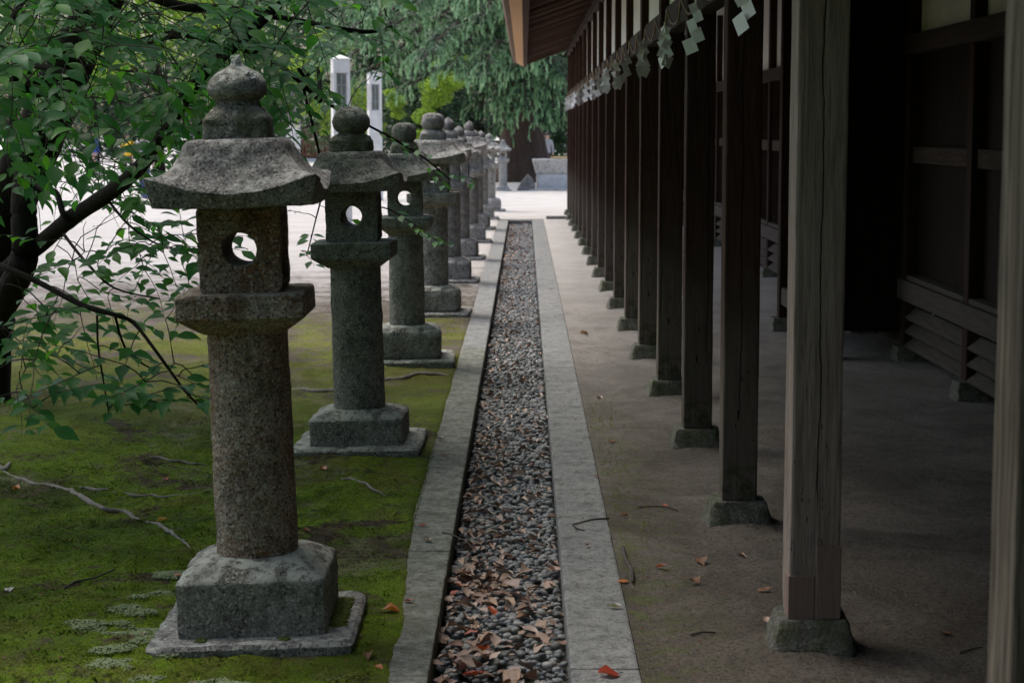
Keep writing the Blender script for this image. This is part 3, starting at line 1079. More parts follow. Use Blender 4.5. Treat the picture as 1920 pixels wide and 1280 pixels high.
# ------------------------------------------------------------------ straw rope and paper streamers
RPX = BX - .095
rope_pts, nails = [], []
for k in range(-1, 16):
    y0, y1 = BY0 + BS * k, BY0 + BS * (k + 1)
    for h in range(2):
        a, b = y0 + (y1 - y0) * h / 2, y0 + (y1 - y0) * (h + 1) / 2
        for t in range(8):
            q = t / 8
            rope_pts.append((RPX + .01 * math.sin(q * 3.14), a + (b - a) * q, 2.175 - .1 * 4 * q * (1 - q) + .01 * fbm((a + q, 0, 0), 3)))
        nails.append(a)
rope = add('straw_rope', MB().tube(rope_pts, .0062, 6).mesh('straw_rope', M['straw'], True))
tag(rope, 'twisted straw rope looped along the colonnade beam', 'rope')


def shide_mesh(s, n, seed, double):
    r = random.Random(seed)
    b = MB()

    def chain(sgn, yaw):
        z = -.012
        th = sgn * math.radians(r.uniform(22, 32))
        for i in range(n):
            side = sgn * (1 if i % 2 else -1)
            w = s * (.72 + .1 * i)
            h = w * 1.12
            cx, cz = side * w * .24, z - h * .5
            ty = yaw + r.uniform(-.45, .45)
            q = len(b.v)
            c = []
            for a, e in ((-.5, .5), (.5, .5), (.5, -.5), (-.5, -.5)):
                lx, lz = a * w, e * h
                px, pz = lx * math.cos(th) - lz * math.sin(th), lx * math.sin(th) + lz * math.cos(th)
                c.append((cx + px * math.cos(ty), px * math.sin(ty) + (i % 2) * .004 + lz * r.uniform(-.1, .1), cz + pz))
            b.v += c + [(a, d + .0012, e) for a, d, e in c]
            b.f += [(q, q + 1, q + 2, q + 3), (q + 7, q + 6, q + 5, q + 4), (q, q + 4, q + 5, q + 1), (q + 1, q + 5, q + 6, q + 2), (q + 2, q + 6, q + 7, q + 3), (q + 3, q + 7, q + 4, q)]
            b.mi += [0] * 6
            z -= h * .74
    chain(1, r.uniform(-.5, .5))
    if double: chain(-1, r.uniform(.2, .8))
    # the strip that ties it to the rope
    b.tube([(0, 0, .01), (0, .002, -.03)], .004, 5)
    return b.mesh('paper_streamer', M['paper'])


ordn = ['first', 'second', 'third', 'fourth', 'fifth', 'sixth', 'seventh', 'eighth', 'ninth', 'tenth', 'eleventh', 'twelfth', 'thirteenth', 'fourteenth', 'fifteenth', 'sixteenth']
for k in range(16):
    yq = BY0 + BS * k + BS * (.45 + .1 * random.random())
    me = shide_mesh(.052, 5, 100 + k, k in (2, 3, 5, 6, 8, 11, 13))
    o = add('paper_streamer', me, None, (RPX - .012, yq, 2.1), (0, random.uniform(-.12, .12), random.uniform(-.45, .45)))
    tag(o, 'white zigzag paper streamer hanging in the %s bay of the colonnade from the camera' % ordn[k], 'paper streamer', 'paper streamers on the straw rope')


# ------------------------------------------------------------------ leaves
# template: folded pointed oval along +X, unit length
LT = np.array([(0, 0, 0), (.14, .13, .03), (.14, -.13, .03), (.25, 0, .0), (.38, .265, .05), (.38, -.265, .05), (.5, 0, -.01),
               (.62, .225, .025), (.62, -.225, .025), (.74, 0, -.045), (.82, .1, -.03), (.82, -.1, -.03), (1.0, 0, -.15)], float)
LF3 = np.array([(0, 3, 1), (0, 2, 3), (1, 3, 4), (3, 6, 4), (3, 2, 5), (3, 5, 6), (4, 6, 7), (6, 8, 9), (6, 5, 8), (6, 9, 7), (7, 9, 10), (9, 8, 11), (9, 12, 10), (9, 11, 12)])
# keep winding consistent


def leaf_frames(d, up):
    d = d / np.linalg.norm(d, axis=1, keepdims=True)
    y = np.cross(up, d)
    y /= np.linalg.norm(y, axis=1, keepdims=True) + 1e-9
    z = np.cross(d, y)
    return d, y, z


def leaves_mesh(name, pos, d, up, size, mat, T=LT, Fc=LF3, tone=None):
    d, y, z = leaf_frames(d, up)
    n = len(pos)
    v = pos[:, None] + size[:, None, None] * (T[None, :, 0:1] * d[:, None] + T[None, :, 1:2] * y[:, None] + T[None, :, 2:3] * z[:, None])
    faces = (Fc[None] + (np.arange(n) * len(T))[:, None, None]).reshape(-1, Fc.shape[1])
    return np_mesh(name, v.reshape(-1, 3), faces, mat, True, np.repeat(rng.uniform(0, 1, n) if tone is None else tone, len(T)))


QT = np.array([(0, 0, 0), (.5, .3, .04), (1, 0, -.05), (.5, -.3, .04)], float)
QF = np.array([(0, 1, 2, 3)])


def rot_from(d, up):
    d, y, z = leaf_frames(d[None], up[None])
    return Matrix((d[0], y[0], z[0])).transposed()


# ------------------------------------------------------------------ the cherry tree on the left
cherry_base = G(-45, 745)
cherry = empty('cherry_tree', cherry_base)
tag(cherry, 'dark cherry tree at the left with leafy boughs over the lanterns', 'tree')
CB = Vector(cherry_base)
skeleton = []      # attachment points for twigs


def limb(pts, r0, r1, name='bough', mat='bark', sides=10, attach=True):
    """pts: list of (u, v, Y); smoothed with Catmull-Rom"""
    q = [P(*p) if len(p) == 3 and isinstance(p, tuple) else Vector(p) for p in pts]
    out = []
    for i in range(len(q) - 1):
        p0, p1, p2, p3 = q[max(i - 1, 0)], q[i], q[i + 1], q[min(i + 2, len(q) - 1)]
        for t in range(6):
            a = t / 6
            out.append(.5 * ((2 * p1) + (p2 - p0) * a + (2 * p0 - 5 * p1 + 4 * p2 - p3) * a * a + (3 * p1 - p0 - 3 * p2 + p3) * a ** 3))
    out.append(q[-1])
    n = len(out)
    rad = [(r0 + (r1 - r0) * i / (n - 1)) * (1 + .1 * fbm((i * .7, r0 * 50, 0), 1)) for i in range(n)]
    if name == 'root':
        rad = [r * (.25 + .75 * min(1, 5 * i / n, 5 * (n - 1 - i) / n)) * (1 + .35 * fbm((i * .9, r0 * 90, 5), 1)) for i, r in enumerate(rad)]
        out = [p + Vector((.012 * fbm((i * .5, r0 * 70, 0), 1), .03 * fbm((i * .5, r0 * 70, 9), 1), .004 * fbm((i, 7, 0), .8) - .004)) for i, p in enumerate(out)]
    me = MB().tube([p - CB for p in out], rad, sides).mesh(name, M[mat], True)
    add(name, me, cherry)
    if attach: skeleton.extend(out)
    return out


limb([(-45, 770, 11.0), (-42, 690, 11.0), (-30, 590, 11.0), (-8, 480, 10.9), (15, 380, 10.8), (60, 285, 10.6), (102, 190, 10.3), (145, 90, 10.0), (195, -10, 9.7), (250, -150, 9.3), (330, -330, 8.8), (450, -560, 8.2)], .2, .07, 'trunk', sides=14)
limb([(62, 285, 10.6), (46, 340, 10.4), (45, 410, 10.3), (46, 480, 10.3), (20, 545, 10.5), (-20, 610, 10.8)], .06, .085, 'stem')
limb([(-30, 560, 10.9), (20, 500, 10.6), (75, 458, 10.3), (130, 412, 10.0), (190, 372, 9.7), (240, 335, 9.4), (288, 282, 9.1), (328, 215, 8.9), (380, 140, 8.7), (470, 60, 8.6), (560, -30, 8.6)], .055, .02, 'bough')
limb([(40, 310, 10.6), (75, 350, 10.2), (105, 362, 10.0), (118, 400, 9.9), (130, 415, 9.9)], .02, .014, 'branch')
limb([(100, 200, 10.3), (-60, 60, 9.4), (-150, -100, 8.6)], .08, .05, 'bough')
limb([(145, 90, 10), (240, 85, 9.6), (330, 65, 9.4), (420, 80, 9.2), (520, 120, 9.3), (600, 190, 9.5)], .03, .009, 'bough')
limb([(215, -40, 9.6), (330, 10, 9.4), (450, 20, 9.5), (560, 40, 9.8), (680, 60, 10.1), (735, 50, 10.3)], .03, .007, 'bough')
limb([(200, -20, 9.7), (130, -40, 8.6), (60, -20, 7.6), (20, 40, 7.0)], .04, .01, 'bough')
limb([(-60, 60, 9.4), (-20, 90, 8.2), (60, 120, 7.4), (150, 140, 7.0)], .03, .008, 'branch')
limb([(-60, 470, 8.6), (0, 497, 8.0), (70, 528, 7.8), (155, 572, 7.6), (215, 590, 7.5), (250, 605, 7.5), (290, 655, 7.4), (345, 730, 7.35), (385, 772, 7.3)], .015, .004, 'branch')
limb([(-30, 560, 10.9), (-70, 500, 9.6), (-60, 470, 8.6)], .03, .015, 'branch', attach=False)
limb([(182, 592, 7.6), (184, 650, 7.5), (195, 720, 7.45), (205, 780, 7.4)], .005, .0025, 'branch')
limb([(215, 590, 7.6), (240, 660, 7.8), (300, 700, 7.9)], .006, .0025, 'branch')
limb([(200, 372, 9.7), (240, 420, 9.4), (290, 455, 9.3), (345, 470, 9.3)], .008, .003, 'branch')
limb([(120, 440, 9.6), (160, 490, 9.3), (215, 540, 9.2), (300, 560, 9.2)], .009, .003, 'branch')
limb([(600, 190, 9.5), (595, 130, 9.9), (570, 160, 9.9), (585, 230, 10.2), (602, 300, 10.3)], .012, .006, 'branch')
limb([(560, 130, 9.6), (610, 190, 10.0), (680, 230, 10.4), (740, 262, 10.6), (800, 300, 10.7), (842, 336, 10.8)], .01, .003, 'branch')
limb([(602, 300, 10.3), (640, 340, 10.5), (690, 380, 10.7), (735, 395, 10.8), (790, 430, 10.9)], .006, .003, 'branch')
limb([(602, 300, 10.3), (606, 350, 10.2), (590, 420, 10.2), (575, 480, 10.2)], .006, .003, 'branch')
# roots over the moss
def root_pts(pix, lift=.006):
    out = []
    for u, v in pix:
        p = ground_at(u, v)
        p.z += lift
        out.append(p)
    return out


limb(root_pts([(-40, 860), (30, 893), (110, 910), (150, 930), (190, 952), (235, 955), (262, 970), (300, 990), (325, 1015), (345, 1030), (368, 1050)]), .013, .007, 'root', 'root', attach=False)
limb(root_pts([(150, 912), (190, 918), (250, 924), (320, 928), (390, 928)]), .011, .006, 'root', 'root', attach=False)
limb(root_pts([(-60, 800), (0, 880), (18, 870)]), .014, .012, 'root', 'root', attach=False)
limb(root_pts([(545, 729), (600, 733), (650, 733)]), .02, .016, 'root', 'root', attach=False)
limb(root_pts([(715, 713), (752, 712), (790, 704), (842, 706)]), .02, .012, 'root', 'root', attach=False)
limb(root_pts([(280, 862), (330, 867), (385, 868)]), .009, .007, 'root', 'root', attach=False)
limb(root_pts([(640, 903), (680, 913), (720, 930)]), .008, .005, 'root', 'root', attach=False)

leaf_pos, leaf_dir, leaf_up, leaf_size = [], [], [], []
twigs = MB()
attach = [Vector(p) for p in skeleton]


def twig(end, reach=.55, leaves=11, droop=.18, size=.1, fillin=False):
    # grow from the nearest wood
    best = min(attach, key=lambda q: (q - end).length_squared)
    v = end - best
    L = v.length
    n = max(3, min(7, int(L / .12)))
    pts = []
    side = Vector((random.uniform(-1, 1), random.uniform(-1, 1), random.uniform(-.3, .8)))
    for i in range(n + 1):
        t = i / n
        p = best + v * t + side * (.12 * L * math.sin(t * math.pi)) + Vector((0, 0, .1 * L * math.sin(t * math.pi)))
        pts.append(p)
    # leafy tip continues outwards and droops
    d = v.normalized() if L > .05 else Vector((.7, -.3, -.2))
    d = (d + Vector((random.uniform(-.2, .8), random.uniform(-.7, .2), random.uniform(-.25, .1)))).normalized()
    p = pts[-1].copy()
    tip = [p.copy()]
    m = max(3, leaves // 2)
    for i in range(m):
        d = (d + Vector((random.uniform(-.15, .15), random.uniform(-.15, .15), -droop * random.uniform(.1, .5)))).normalized()
        p = p + d * (reach / m)
        tip.append(p.copy())
    if fillin and (in_poly(*px_of(tip[-1]), GAPS[0]) or in_poly(*px_of(pts[len(pts) // 2]), GAPS[0])): return
    path = pts + tip[1:]
    k = len(path)
    r0 = .0028 + .0018 * min(1, L)
    twigs.tube([q - CB for q in path], [r0 + (.0012 - r0) * i / (k - 1) for i in range(k)], 5, caps=False)
    attach.extend(pts[1:])
    for i in range(leaves):
        t = (i + .6) / leaves
        f = t * (len(tip) - 1)
        j = min(int(f), len(tip) - 2)
        q = tip[j].lerp(tip[j + 1], f - j)
        ax = (tip[j + 1] - tip[j]).normalized()
        sd_ = ax.cross(Vector((0, 0, 1)))
        if sd_.length < .1: sd_ = Vector((1, 0, 0))
        sd_.normalize()
        sgn = 1 if i % 2 else -1
        dr = (ax * random.uniform(.2, .6) + sd_ * sgn * random.uniform(.5, 1) + Vector((.12, -.25, random.uniform(-.42, .05)))).normalized()
        if q.z < .95:      # low sprays lie flat
            dr = Vector((dr.x, dr.y, random.uniform(-.4, .02))).normalized()
        leaf_pos.append(q + dr * .012)
        leaf_dir.append(dr)
        leaf_up.append(Vector((random.uniform(-.3, .35), random.uniform(-.8, -.15) if q.z > .95 else random.uniform(-.8, -.2), 1)))
        leaf_size.append(size * random.uniform(.5, 1.12))


def in_poly(u, v, poly):
    c = False
    for i in range(len(poly)):
        (x1, y1), (x2, y2) = poly[i], poly[i - 1]
        if (y1 > v) != (y2 > v) and u < (x2 - x1) * (v - y1) / (y2 - y1) + x1:
            c = not c
    return c


def px_of(p): return 983 + F_PX * p[0] / p[1], 242 + F_PX * (CAM_H - p[2]) / p[1]


GAPS = [[(612, 90), (672, 60), (760, 60), (1000, -200), (1100, 700), (600, 700), (590, 330), (590, 225), (625, 200)],
        [(245, 55), (350, 55), (365, 150), (265, 175)], [(290, -20), (400, -20), (405, 35), (300, 45)], [(100, 215), (250, 215), (240, 300), (120, 300)],
        [(60, 390), (120, 345), (230, 400), (330, 330), (360, 360), (300, 400), (200, 440), (110, 450)]]
GAPK = [.05, .25, .25, .35, .3]


def fill(poly, n, depth, **kw):
    us = [p[0] for p in poly]; vs_ = [p[1] for p in poly]
    pts = []
    while len(pts) < n:
        u, v = random.uniform(min(us), max(us)), random.uniform(min(vs_), max(vs_))
        if in_poly(u, v, poly):
            pts.append(P(u, v, depth(u, v)))
    pts.sort(key=lambda p: min((p - a).length_squared for a in skeleton[::3]))
    for p in pts:
        u, v = px_of(p)
        if any(in_poly(u, v, q) and random.random() > k_ for q, k_ in zip(GAPS, GAPK)): continue
        twig(p, fillin=True, **kw)


U = random.uniform
fill([(-60, -60), (260, -60), (330, 40), (230, 130), (60, 230), (-60, 240)], 92, lambda u, v: U(6.4, 8.2), reach=.5, leaves=12, droop=.3)
fill([(200, -60), (740, -60), (735, 40), (640, 110), (560, 120), (430, 90), (260, 110)], 120, lambda u, v: U(7.6, 10.2), reach=.5, leaves=12)
fill([(280, 60), (600, 90), (620, 190), (560, 215), (470, 150), (360, 170), (250, 220)], 58, lambda u, v: U(7.6, 9.8), reach=.42, leaves=10)
fill([(500, 90), (640, 150), (690, 225), (600, 225), (530, 190)], 22, lambda u, v: U(9.6, 10.6), reach=.4, leaves=9)
fill([(60, 190), (240, 130), (380, 200), (330, 300), (220, 330), (80, 320)], 55, lambda u, v: U(8.6, 11.5), reach=.4, leaves=9)
fill([(90, 320), (260, 290), (300, 350), (230, 410), (160, 400)], 20, lambda u, v: U(9.2, 11.5), reach=.34, leaves=9)
fill([(-30, 250), (60, 250), (40, 420), (-30, 420)], 12, lambda u, v: U(10.8, 11.8), reach=.4, leaves=9)
fill([(80, 450), (350, 380), (380, 470), (330, 520), (240, 560), (60, 560)], 30, lambda u, v: U(8.6, 10.0), reach=.34, leaves=9)
fill([(-30, 500), (60, 520), (250, 580), (300, 640), (150, 680), (-30, 640)], 12, lambda u, v: U(7.2, 8.2), reach=.34, leaves=8, size=.085)
fill([(170, 640), (380, 680), (380, 740), (180, 760), (-30, 730), (-30, 660)], 7, lambda u, v: U(7.0, 7.8), reach=.34, leaves=7, size=.085)
# keep the fill clear of the view to the pillars and the lantern tops
keep_ = []
for i in range(len(leaf_pos)):
    u, v = px_of(leaf_pos[i])
    ok_ = True
    for gpoly, k_ in zip(GAPS, GAPK):
        if in_poly(u, v, gpoly) and random.random() > k_: ok_ = False
    keep_.append(ok_)
for arr in (leaf_pos, leaf_dir, leaf_up, leaf_size):
    arr[:] = [a for a, k_ in zip(arr, keep_) if k_]
for u, v, Y in ((640, 30, 10), (680, 20, 10.1), (695, 50, 10.2), (715, 75, 10.3), (685, 75, 10.1), (725, 30, 10.3), (650, 60, 10), (610, 50, 9.8), (612, 105, 9.8), (590, 150, 9.8), (605, 175, 10), (560, 190, 9.8), (570, 110, 9.7), (665, 5, 10), (715, 5, 10.2)):
    twig(P(u, v, Y), .2, 7, .3, .095)
for u, v, Y in ((250, 640, 7.5), (290, 690, 7.4), (320, 640, 7.5), (335, 705, 7.4), (350, 745, 7.35), (225, 760, 7.4), (190, 725, 7.4), (150, 700, 7.5), (60, 765, 7.4), (20, 640, 7.6), (90, 665, 7.5), (10, 740, 7.4), (310, 600, 7.6), (360, 690, 7.4), (110, 735, 7.4), (200, 650, 7.5), (130, 640, 7.6), (40, 690, 7.5), (260, 745, 7.4)):
    twig(P(u, v, Y), .26, 7, .08, .108)
for u, v, Y in ((570, 400, 10.2), (600, 385, 10.2), (565, 470, 10.2), (585, 440, 10.3)):
    twig(P(u, v, Y), .2, 5, .4, .075)
for u, v, Y in ((700, 240, 10.5), (745, 262, 10.6), (790, 300, 10.7), (830, 325, 10.8), (735, 392, 10.8), (770, 420, 10.9), (640, 205, 10.4), (720, 280, 10.6), (790, 440, 10.9), (690, 150, 10.4), (725, 95, 10.3)):
    twig(P(u, v, Y), .22, 6, .35, .075)
# the crown over the lanterns, above the frame
limb([P(250, -150, 9.3), Vector((-1.2, 7.5, 3.6)), Vector((-.6, 5.5, 4.0)), Vector((-.4, 3.0, 4.3))], .07, .02, 'bough')
limb([P(330, -330, 8.8), Vector((-.8, 10.5, 4.2)), Vector((-.3, 13.5, 4.6))], .06, .02, 'bough')
limb([P(-150, -100, 8.6), Vector((-3.2, 6.5, 3.8)), Vector((-3.2, 3.5, 4.1)), Vector((-2.6, .8, 4.3))], .06, .02, 'bough')
limb([P(450, -560, 8.2), Vector((-2.6, 9.5, 5.6)), Vector((-4.6, 11.5, 6.0))], .06, .02, 'bough')
MB_twigs_mesh = twigs.mesh('twigs', M['twig'], True)
o = add('twigs', MB_twigs_mesh, cherry)
tag(o, kind='stuff')

lp = np.array([p[:] for p in leaf_pos]); ld = np.array([p[:] for p in leaf_dir]); lu = np.array([p[:] for p in leaf_up]); ls = np.array(leaf_size)
# keep clear of the lanterns
ok = ~((np.abs(lp[:, 0] + .82) < .36) & (np.abs(lp[:, 1] - 5.87) < .36)) & ~((np.abs(lp[:, 0] + .81) < .24) & (np.abs(lp[:, 1] - 9.32) < .3) & (lp[:, 2] < 1.7))
lp, ld, lu, ls = lp[ok], ld[ok], lu[ok], ls[ok]
# the largest ones in view are leaves of their own
uu = 983 + F_PX * lp[:, 0] / lp[:, 1]
vv = 242 + F_PX * (CAM_H - lp[:, 2]) / lp[:, 1]
seen = (uu > 5) & (uu < 1000) & (vv > 5) & (vv < 1000)
rank = np.where(seen, ls / lp[:, 1], 0)
top = np.argsort(-rank)[:300]
tm = []
for i in range(5):
    T = LT.copy()
    T[:, 1] *= rng.uniform(.85, 1.15)
    T[:, 2] *= rng.uniform(.6, 1.8)
    tm.append(np_mesh('leaf', T, LF3, M['leaf']))
for n_, i in enumerate(top):
    R = rot_from(ld[i], lu[i]).to_4x4()
    o = add('leaf', tm[n_ % 5], cherry)
    o.matrix_local = Matrix.Translation(Vector(lp[i]) - CB) @ R @ Matrix.Scale(ls[i], 4)
rest = np.ones(len(lp), bool)
rest[top] = False
nb_ = 4600
cx = rng.uniform(-6.5, .0, nb_); cy = -3.5 + 18 * rng.beta(.9, 1.25, nb_)
cz = 3.3 + 2.2 * rng.beta(1.2, 2, nb_) + .25 * np.sin(cx * 2.1) * np.cos(cy * 1.7)
clump = np.array([mnoise.noise(Vector((a * .9, b * .9, c * .9))) for a, b, c in zip(cx, cy, cz)])
vis = 242 + F_PX * (CAM_H - cz) / np.maximum(cy, .2)

kp = (clump > -.3) & ((vis < -60) | (cy < 1))
ex = np.stack([rng.uniform(-6, -1.3, 3600), rng.uniform(6.5, 14, 3600), 0 * rng.uniform(0, 1, 3600)], 1)  # extra unseen leaves above the frame, added to darken the boughs below
ex[:, 2] = CAM_H + 300 / F_PX * ex[:, 1] + rng.uniform(.15, 1.6, 3600)
cp = np.concatenate([np.stack([cx, cy, cz], 1)[kp], ex])
nk = len(cp)
pos = np.concatenate([lp[rest], cp]) - np.array(CB[:])
dirs = np.concatenate([ld[rest], rng.normal(0, 1, (nk, 3)) * (1, 1, .4)])
ups = np.concatenate([lu[rest], np.array([0, 0, 1.0]) + rng.normal(0, .35, (nk, 3))])
sz = np.concatenate([ls[rest], rng.uniform(.15, .22, nk)])
o = add('crown', leaves_mesh('crown', pos, dirs, ups, sz, M['leaf']), cherry)
tag(o, kind='stuff')


# ------------------------------------------------------------------ background trees
def foliage(name, blobs, n, size, mat, parent, origin, flat=.6, seed=1, thresh=-.15):
    r = np.random.default_rng(seed)
    pts = []
    w = np.array([b[3] ** 2 for b in blobs]); w = w / w.sum()
    for (bx, by, bz, br), c in zip(blobs, (w * n).astype(int)):
        d = r.normal(0, 1, (c, 3))
        d /= np.linalg.norm(d, axis=1, keepdims=True)
        rad = br * (r.uniform(0, 1, c) ** .42)[:, None]
        p = d * rad * np.array([1, 1, .8]) + np.array([bx, by, bz])
        pts.append(p)
    p = np.concatenate(pts)
    cl = np.array([mnoise.noise(Vector(q) * .95 + Vector((seed * 3.3, 0, 0))) for q in p])
    p = p[(cl > thresh) & (p[:, 2] > .25)]
    m = len(p)
    d = r.normal(0, 1, (m, 3)) * (1, 1, .6)
    up = np.array([0, -.2, 1.0]) + r.normal(0, flat, (m, 3))
    me = leaves_mesh(name, p - np.array(origin), d, up, r.uniform(.7, 1.3, m) * size, mat, QT, QF)
    o = add(name, me, parent)
    tag(o, kind='stuff')
    return o


def broad_tree(label, x, y, blobs, n, size, mat, r=.14, seed=1, bark='bark', group=None, thresh=-.15, flat=.6):
    root = empty('broadleaf_tree', (x, y, 0))
    tag(root, label, 'tree', group)
    B = [(x + a, y + b, c, d) for a, b, c, d in blobs]
    topz = max(b[2] for b in B)
    mb = MB()
    pts = [Vector((.12 * fbm((i, seed, 0), .7), .12 * fbm((seed, i, 3), .7), -.05 + topz * .8 * i / 8)) for i in range(9)]
    mb.tube(pts, [r * (1.35 if i == 0 else 1 - i / 11) for i in range(9)], 9)
    add('trunk', mb.mesh('trunk', M[bark], True), root)
    rr = random.Random(seed)
    for a, b, c, d in blobs:
        st = pts[max(2, min(7, int((c - d * .7) / (topz * .8) * 8)))]
        e = Vector((a, b, c))
        mid = st.lerp(e, .5) + Vector((rr.uniform(-.2, .2), rr.uniform(-.2, .2), .15))
        add('limb', MB().tube([st, mid, e], [r * .4, r * .25, r * .08], 6).mesh('limb', M[bark], True), root)
    foliage('crown', B, n, size, M[mat], root, (x, y, 0), seed=seed, thresh=thresh, flat=flat)
    return root


def XY(u, Y): return (u - 983) * Y / F_PX


def zv(v, Y): return CAM_H + (242 - v) * Y / F_PX


# yellow-green young-leaved trees
broad_tree('bright yellow-green young tree in front of the dark wood, left of the cedar', XY(822, 63), 63,
           [(-.1, 0, zv(175, 63), .62), (.4, .2, zv(140, 63), .7), (-.45, -.1, zv(215, 63), .42), (-.1, .1, zv(240, 63), .4), (.7, .4, zv(110, 63), .6), (-.6, 0, zv(255, 63), .28)], 11000, .085, 'lime_leaf', .07, 11, thresh=-.1)
broad_tree('small pale yellow sapling between the white pillar and bright young tree', XY(742, 62), 62,
           [(0, 0, zv(195, 62), .3), (-.15, 0, zv(175, 62), .22), (.28, .1, zv(185, 62), .24), (.1, 0, zv(215, 62), .22)], 1600, .08, 'lime_leaf', .03, 12, thresh=-.05)
broad_tree('lime green tree behind the two white lantern pillars', XY(655, 72), 72,
           [(0, 0, zv(190, 72), 1.1), (-1.2, .3, zv(225, 72), .9), (.7, 0, zv(240, 72), .7), (-.8, .3, zv(85, 72), 1.0), (-2.0, .5, zv(130, 72), 1.0)], 5200, .14, 'lime_leaf', .1, 13)
broad_tree('tall light green tree glimpsed through the cherry boughs, upper left', XY(300, 66), 66,
           [(0, 0, zv(60, 66), 1.5), (-1.8, .4, zv(100, 66), 1.3), (1.6, -.2, zv(20, 66), 1.3), (.4, 0, zv(-60, 66), 1.6), (-1.0, 0, zv(-50, 66), 1.4)], 8000, .17, 'lime_leaf', .2, 14)
broad_tree('mid green tree beyond the court at the far left', XY(90, 70), 70,
           [(0, 0, zv(70, 70), 1.8), (-2.2, .4, zv(120, 70), 1.6), (2.0, -.2, zv(140, 70), 1.4), (.4, 0, zv(-40, 70), 1.8), (-2.0, 0, zv(10, 70), 1.8)], 8000, .18, 'mid_leaf', .2, 15)
broad_tree('mid green tree behind the nearest lantern finial', XY(480, 76), 76,
           [(0, 0, zv(80, 76), 1.7), (-1.8, .4, zv(140, 76), 1.5), (1.8, -.2, zv(150, 76), 1.4), (.4, 0, zv(-30, 76), 1.8), (-2.0, 0, zv(30, 76), 1.5)], 8000, .18, 'mid_leaf', .2, 16)
# the dark wood behind
wood = ['dark evergreen tree behind the white pillars', 'dark evergreen tree behind the bright young tree', 'dark evergreen tree just left of the cedar trunk',
        'dark evergreen bush right of the cedar trunk', 'dark evergreen tree at the left edge of the wood', 'dark evergreen tree behind the wooden fence', 'dark evergreen tree over the people in the court', 'dark evergreen tree beyond the hall roof']
for i, (u, Y, s) in enumerate(((700, 78, 2.0), (800, 74, 2.0), (900, 72, 1.9), (1030, 70, 1.5), (180, 92, 2.6), (560, 100, 2.6), (380, 92, 2.6), (1130, 78, 2.4))):
    bl = [(random.uniform(-.9, .9) * s, random.uniform(-.3, .5) * s, h, s * random.uniform(.8, 1.1)) for h in (s * .55, s * .75, s * 1.3, s * 1.9, s * 2.5, s * 3.2, s * 3.9)]
    bl.append((0, .4, s * .8, s * 1.25))
    broad_tree(wood[i], XY(u, Y), Y, bl, 12000 if Y < 80 else 9000, .17 if Y < 80 else .24, 'dark_leaf', .22, 30 + i, group=None, thresh=-.35)
for lab_, x_, y_, sd_ in (('unseen evergreen tree added behind the viewpoint to block sky light, nearer the hall', -1.6, -6.5, 61), ('unseen evergreen tree added behind the viewpoint to block sky light, farther left', -6.2, -5.0, 62), ('unseen evergreen tree added left of the viewpoint to block sky light', -8.5, 1.0, 63)):  # unseen trees added to keep sky light off the camera-facing sides
    broad_tree(lab_, x_, y_, [(0, 0, 1.4, 1.5), (1.2, 0, 2.6, 1.7), (-1.3, .3, 2.4, 1.7), (0, -.4, 4.2, 2.0), (1.3, .2, 5.2, 1.6), (-1.2, 0, 5.6, 1.6)], 3500, .34, 'dark_leaf', .2, sd_, thresh=-.5)
hedge = empty('hedge', (-8, 112, 0))
tag(hedge, 'dark line of trees closing the far side of the court', 'hedge')
foliage('foliage', [(x_, 112 + random.uniform(-2, 2), z_, 3.2) for x_ in range(-42, 16, 4) for z_ in (2, 5.5, 9)], 26000, .5, M['dark_leaf'], hedge, (-8, 112, 0), seed=77, thresh=-.6)
for k, x_ in enumerate(range(-34, 24, 6)):
    add('trunk', MB().tube([(0, 0, -.1), (.1, 0, 4), (0, .1, 9)], [.3, .24, .1], 8).mesh('trunk', M['bark'], True), hedge, (x_, random.uniform(-1, 1), 0))

# ------------------------------------------------------------------ the big cedar with hanging sprays
CX, CY = XY(985, 57), 57.0
cedar = empty('cedar_tree', (CX, CY, 0))
tag(cedar, 'huge old cedar with drooping blue-green sprays beyond the gutter end', 'tree')
rings = []
tv, tf = [], []
SEG = 40
zs = [-.1, 0, .15, .35, .6, 1.0, 1.5, 2.2, 3.2, 4.5, 6, 8, 10, 13]
for z in zs:
    for k in range(SEG):
        a = 2 * math.pi * k / SEG
        r = .62 - .02 * z + .55 * math.exp(-z / .32) * (.55 + .45 * math.sin(a * 5 + 1)) + .18 * math.exp(-z / 1.2)
        r *= 1 + .05 * fbm((math.cos(a) * 2, math.sin(a) * 2, z * .4), 2.2, 3)
        tv.append((math.cos(a) * r - .16 * min(z, 4) / 2.2, math.sin(a) * r, z))
for i in range(len(zs) - 1):
    for k in range(SEG):
        tf.append((i * SEG + k, i * SEG + (k + 1) % SEG, (i + 1) * SEG + (k + 1) % SEG, (i + 1) * SEG + k))
add('trunk', np_mesh('trunk', np.array(tv), np.array(tf), M['cedar_bark']), cedar)

np_pos, np_dir, np_up, np_sz, np_tone = [], [], [], [], []
R2 = random.Random(5)


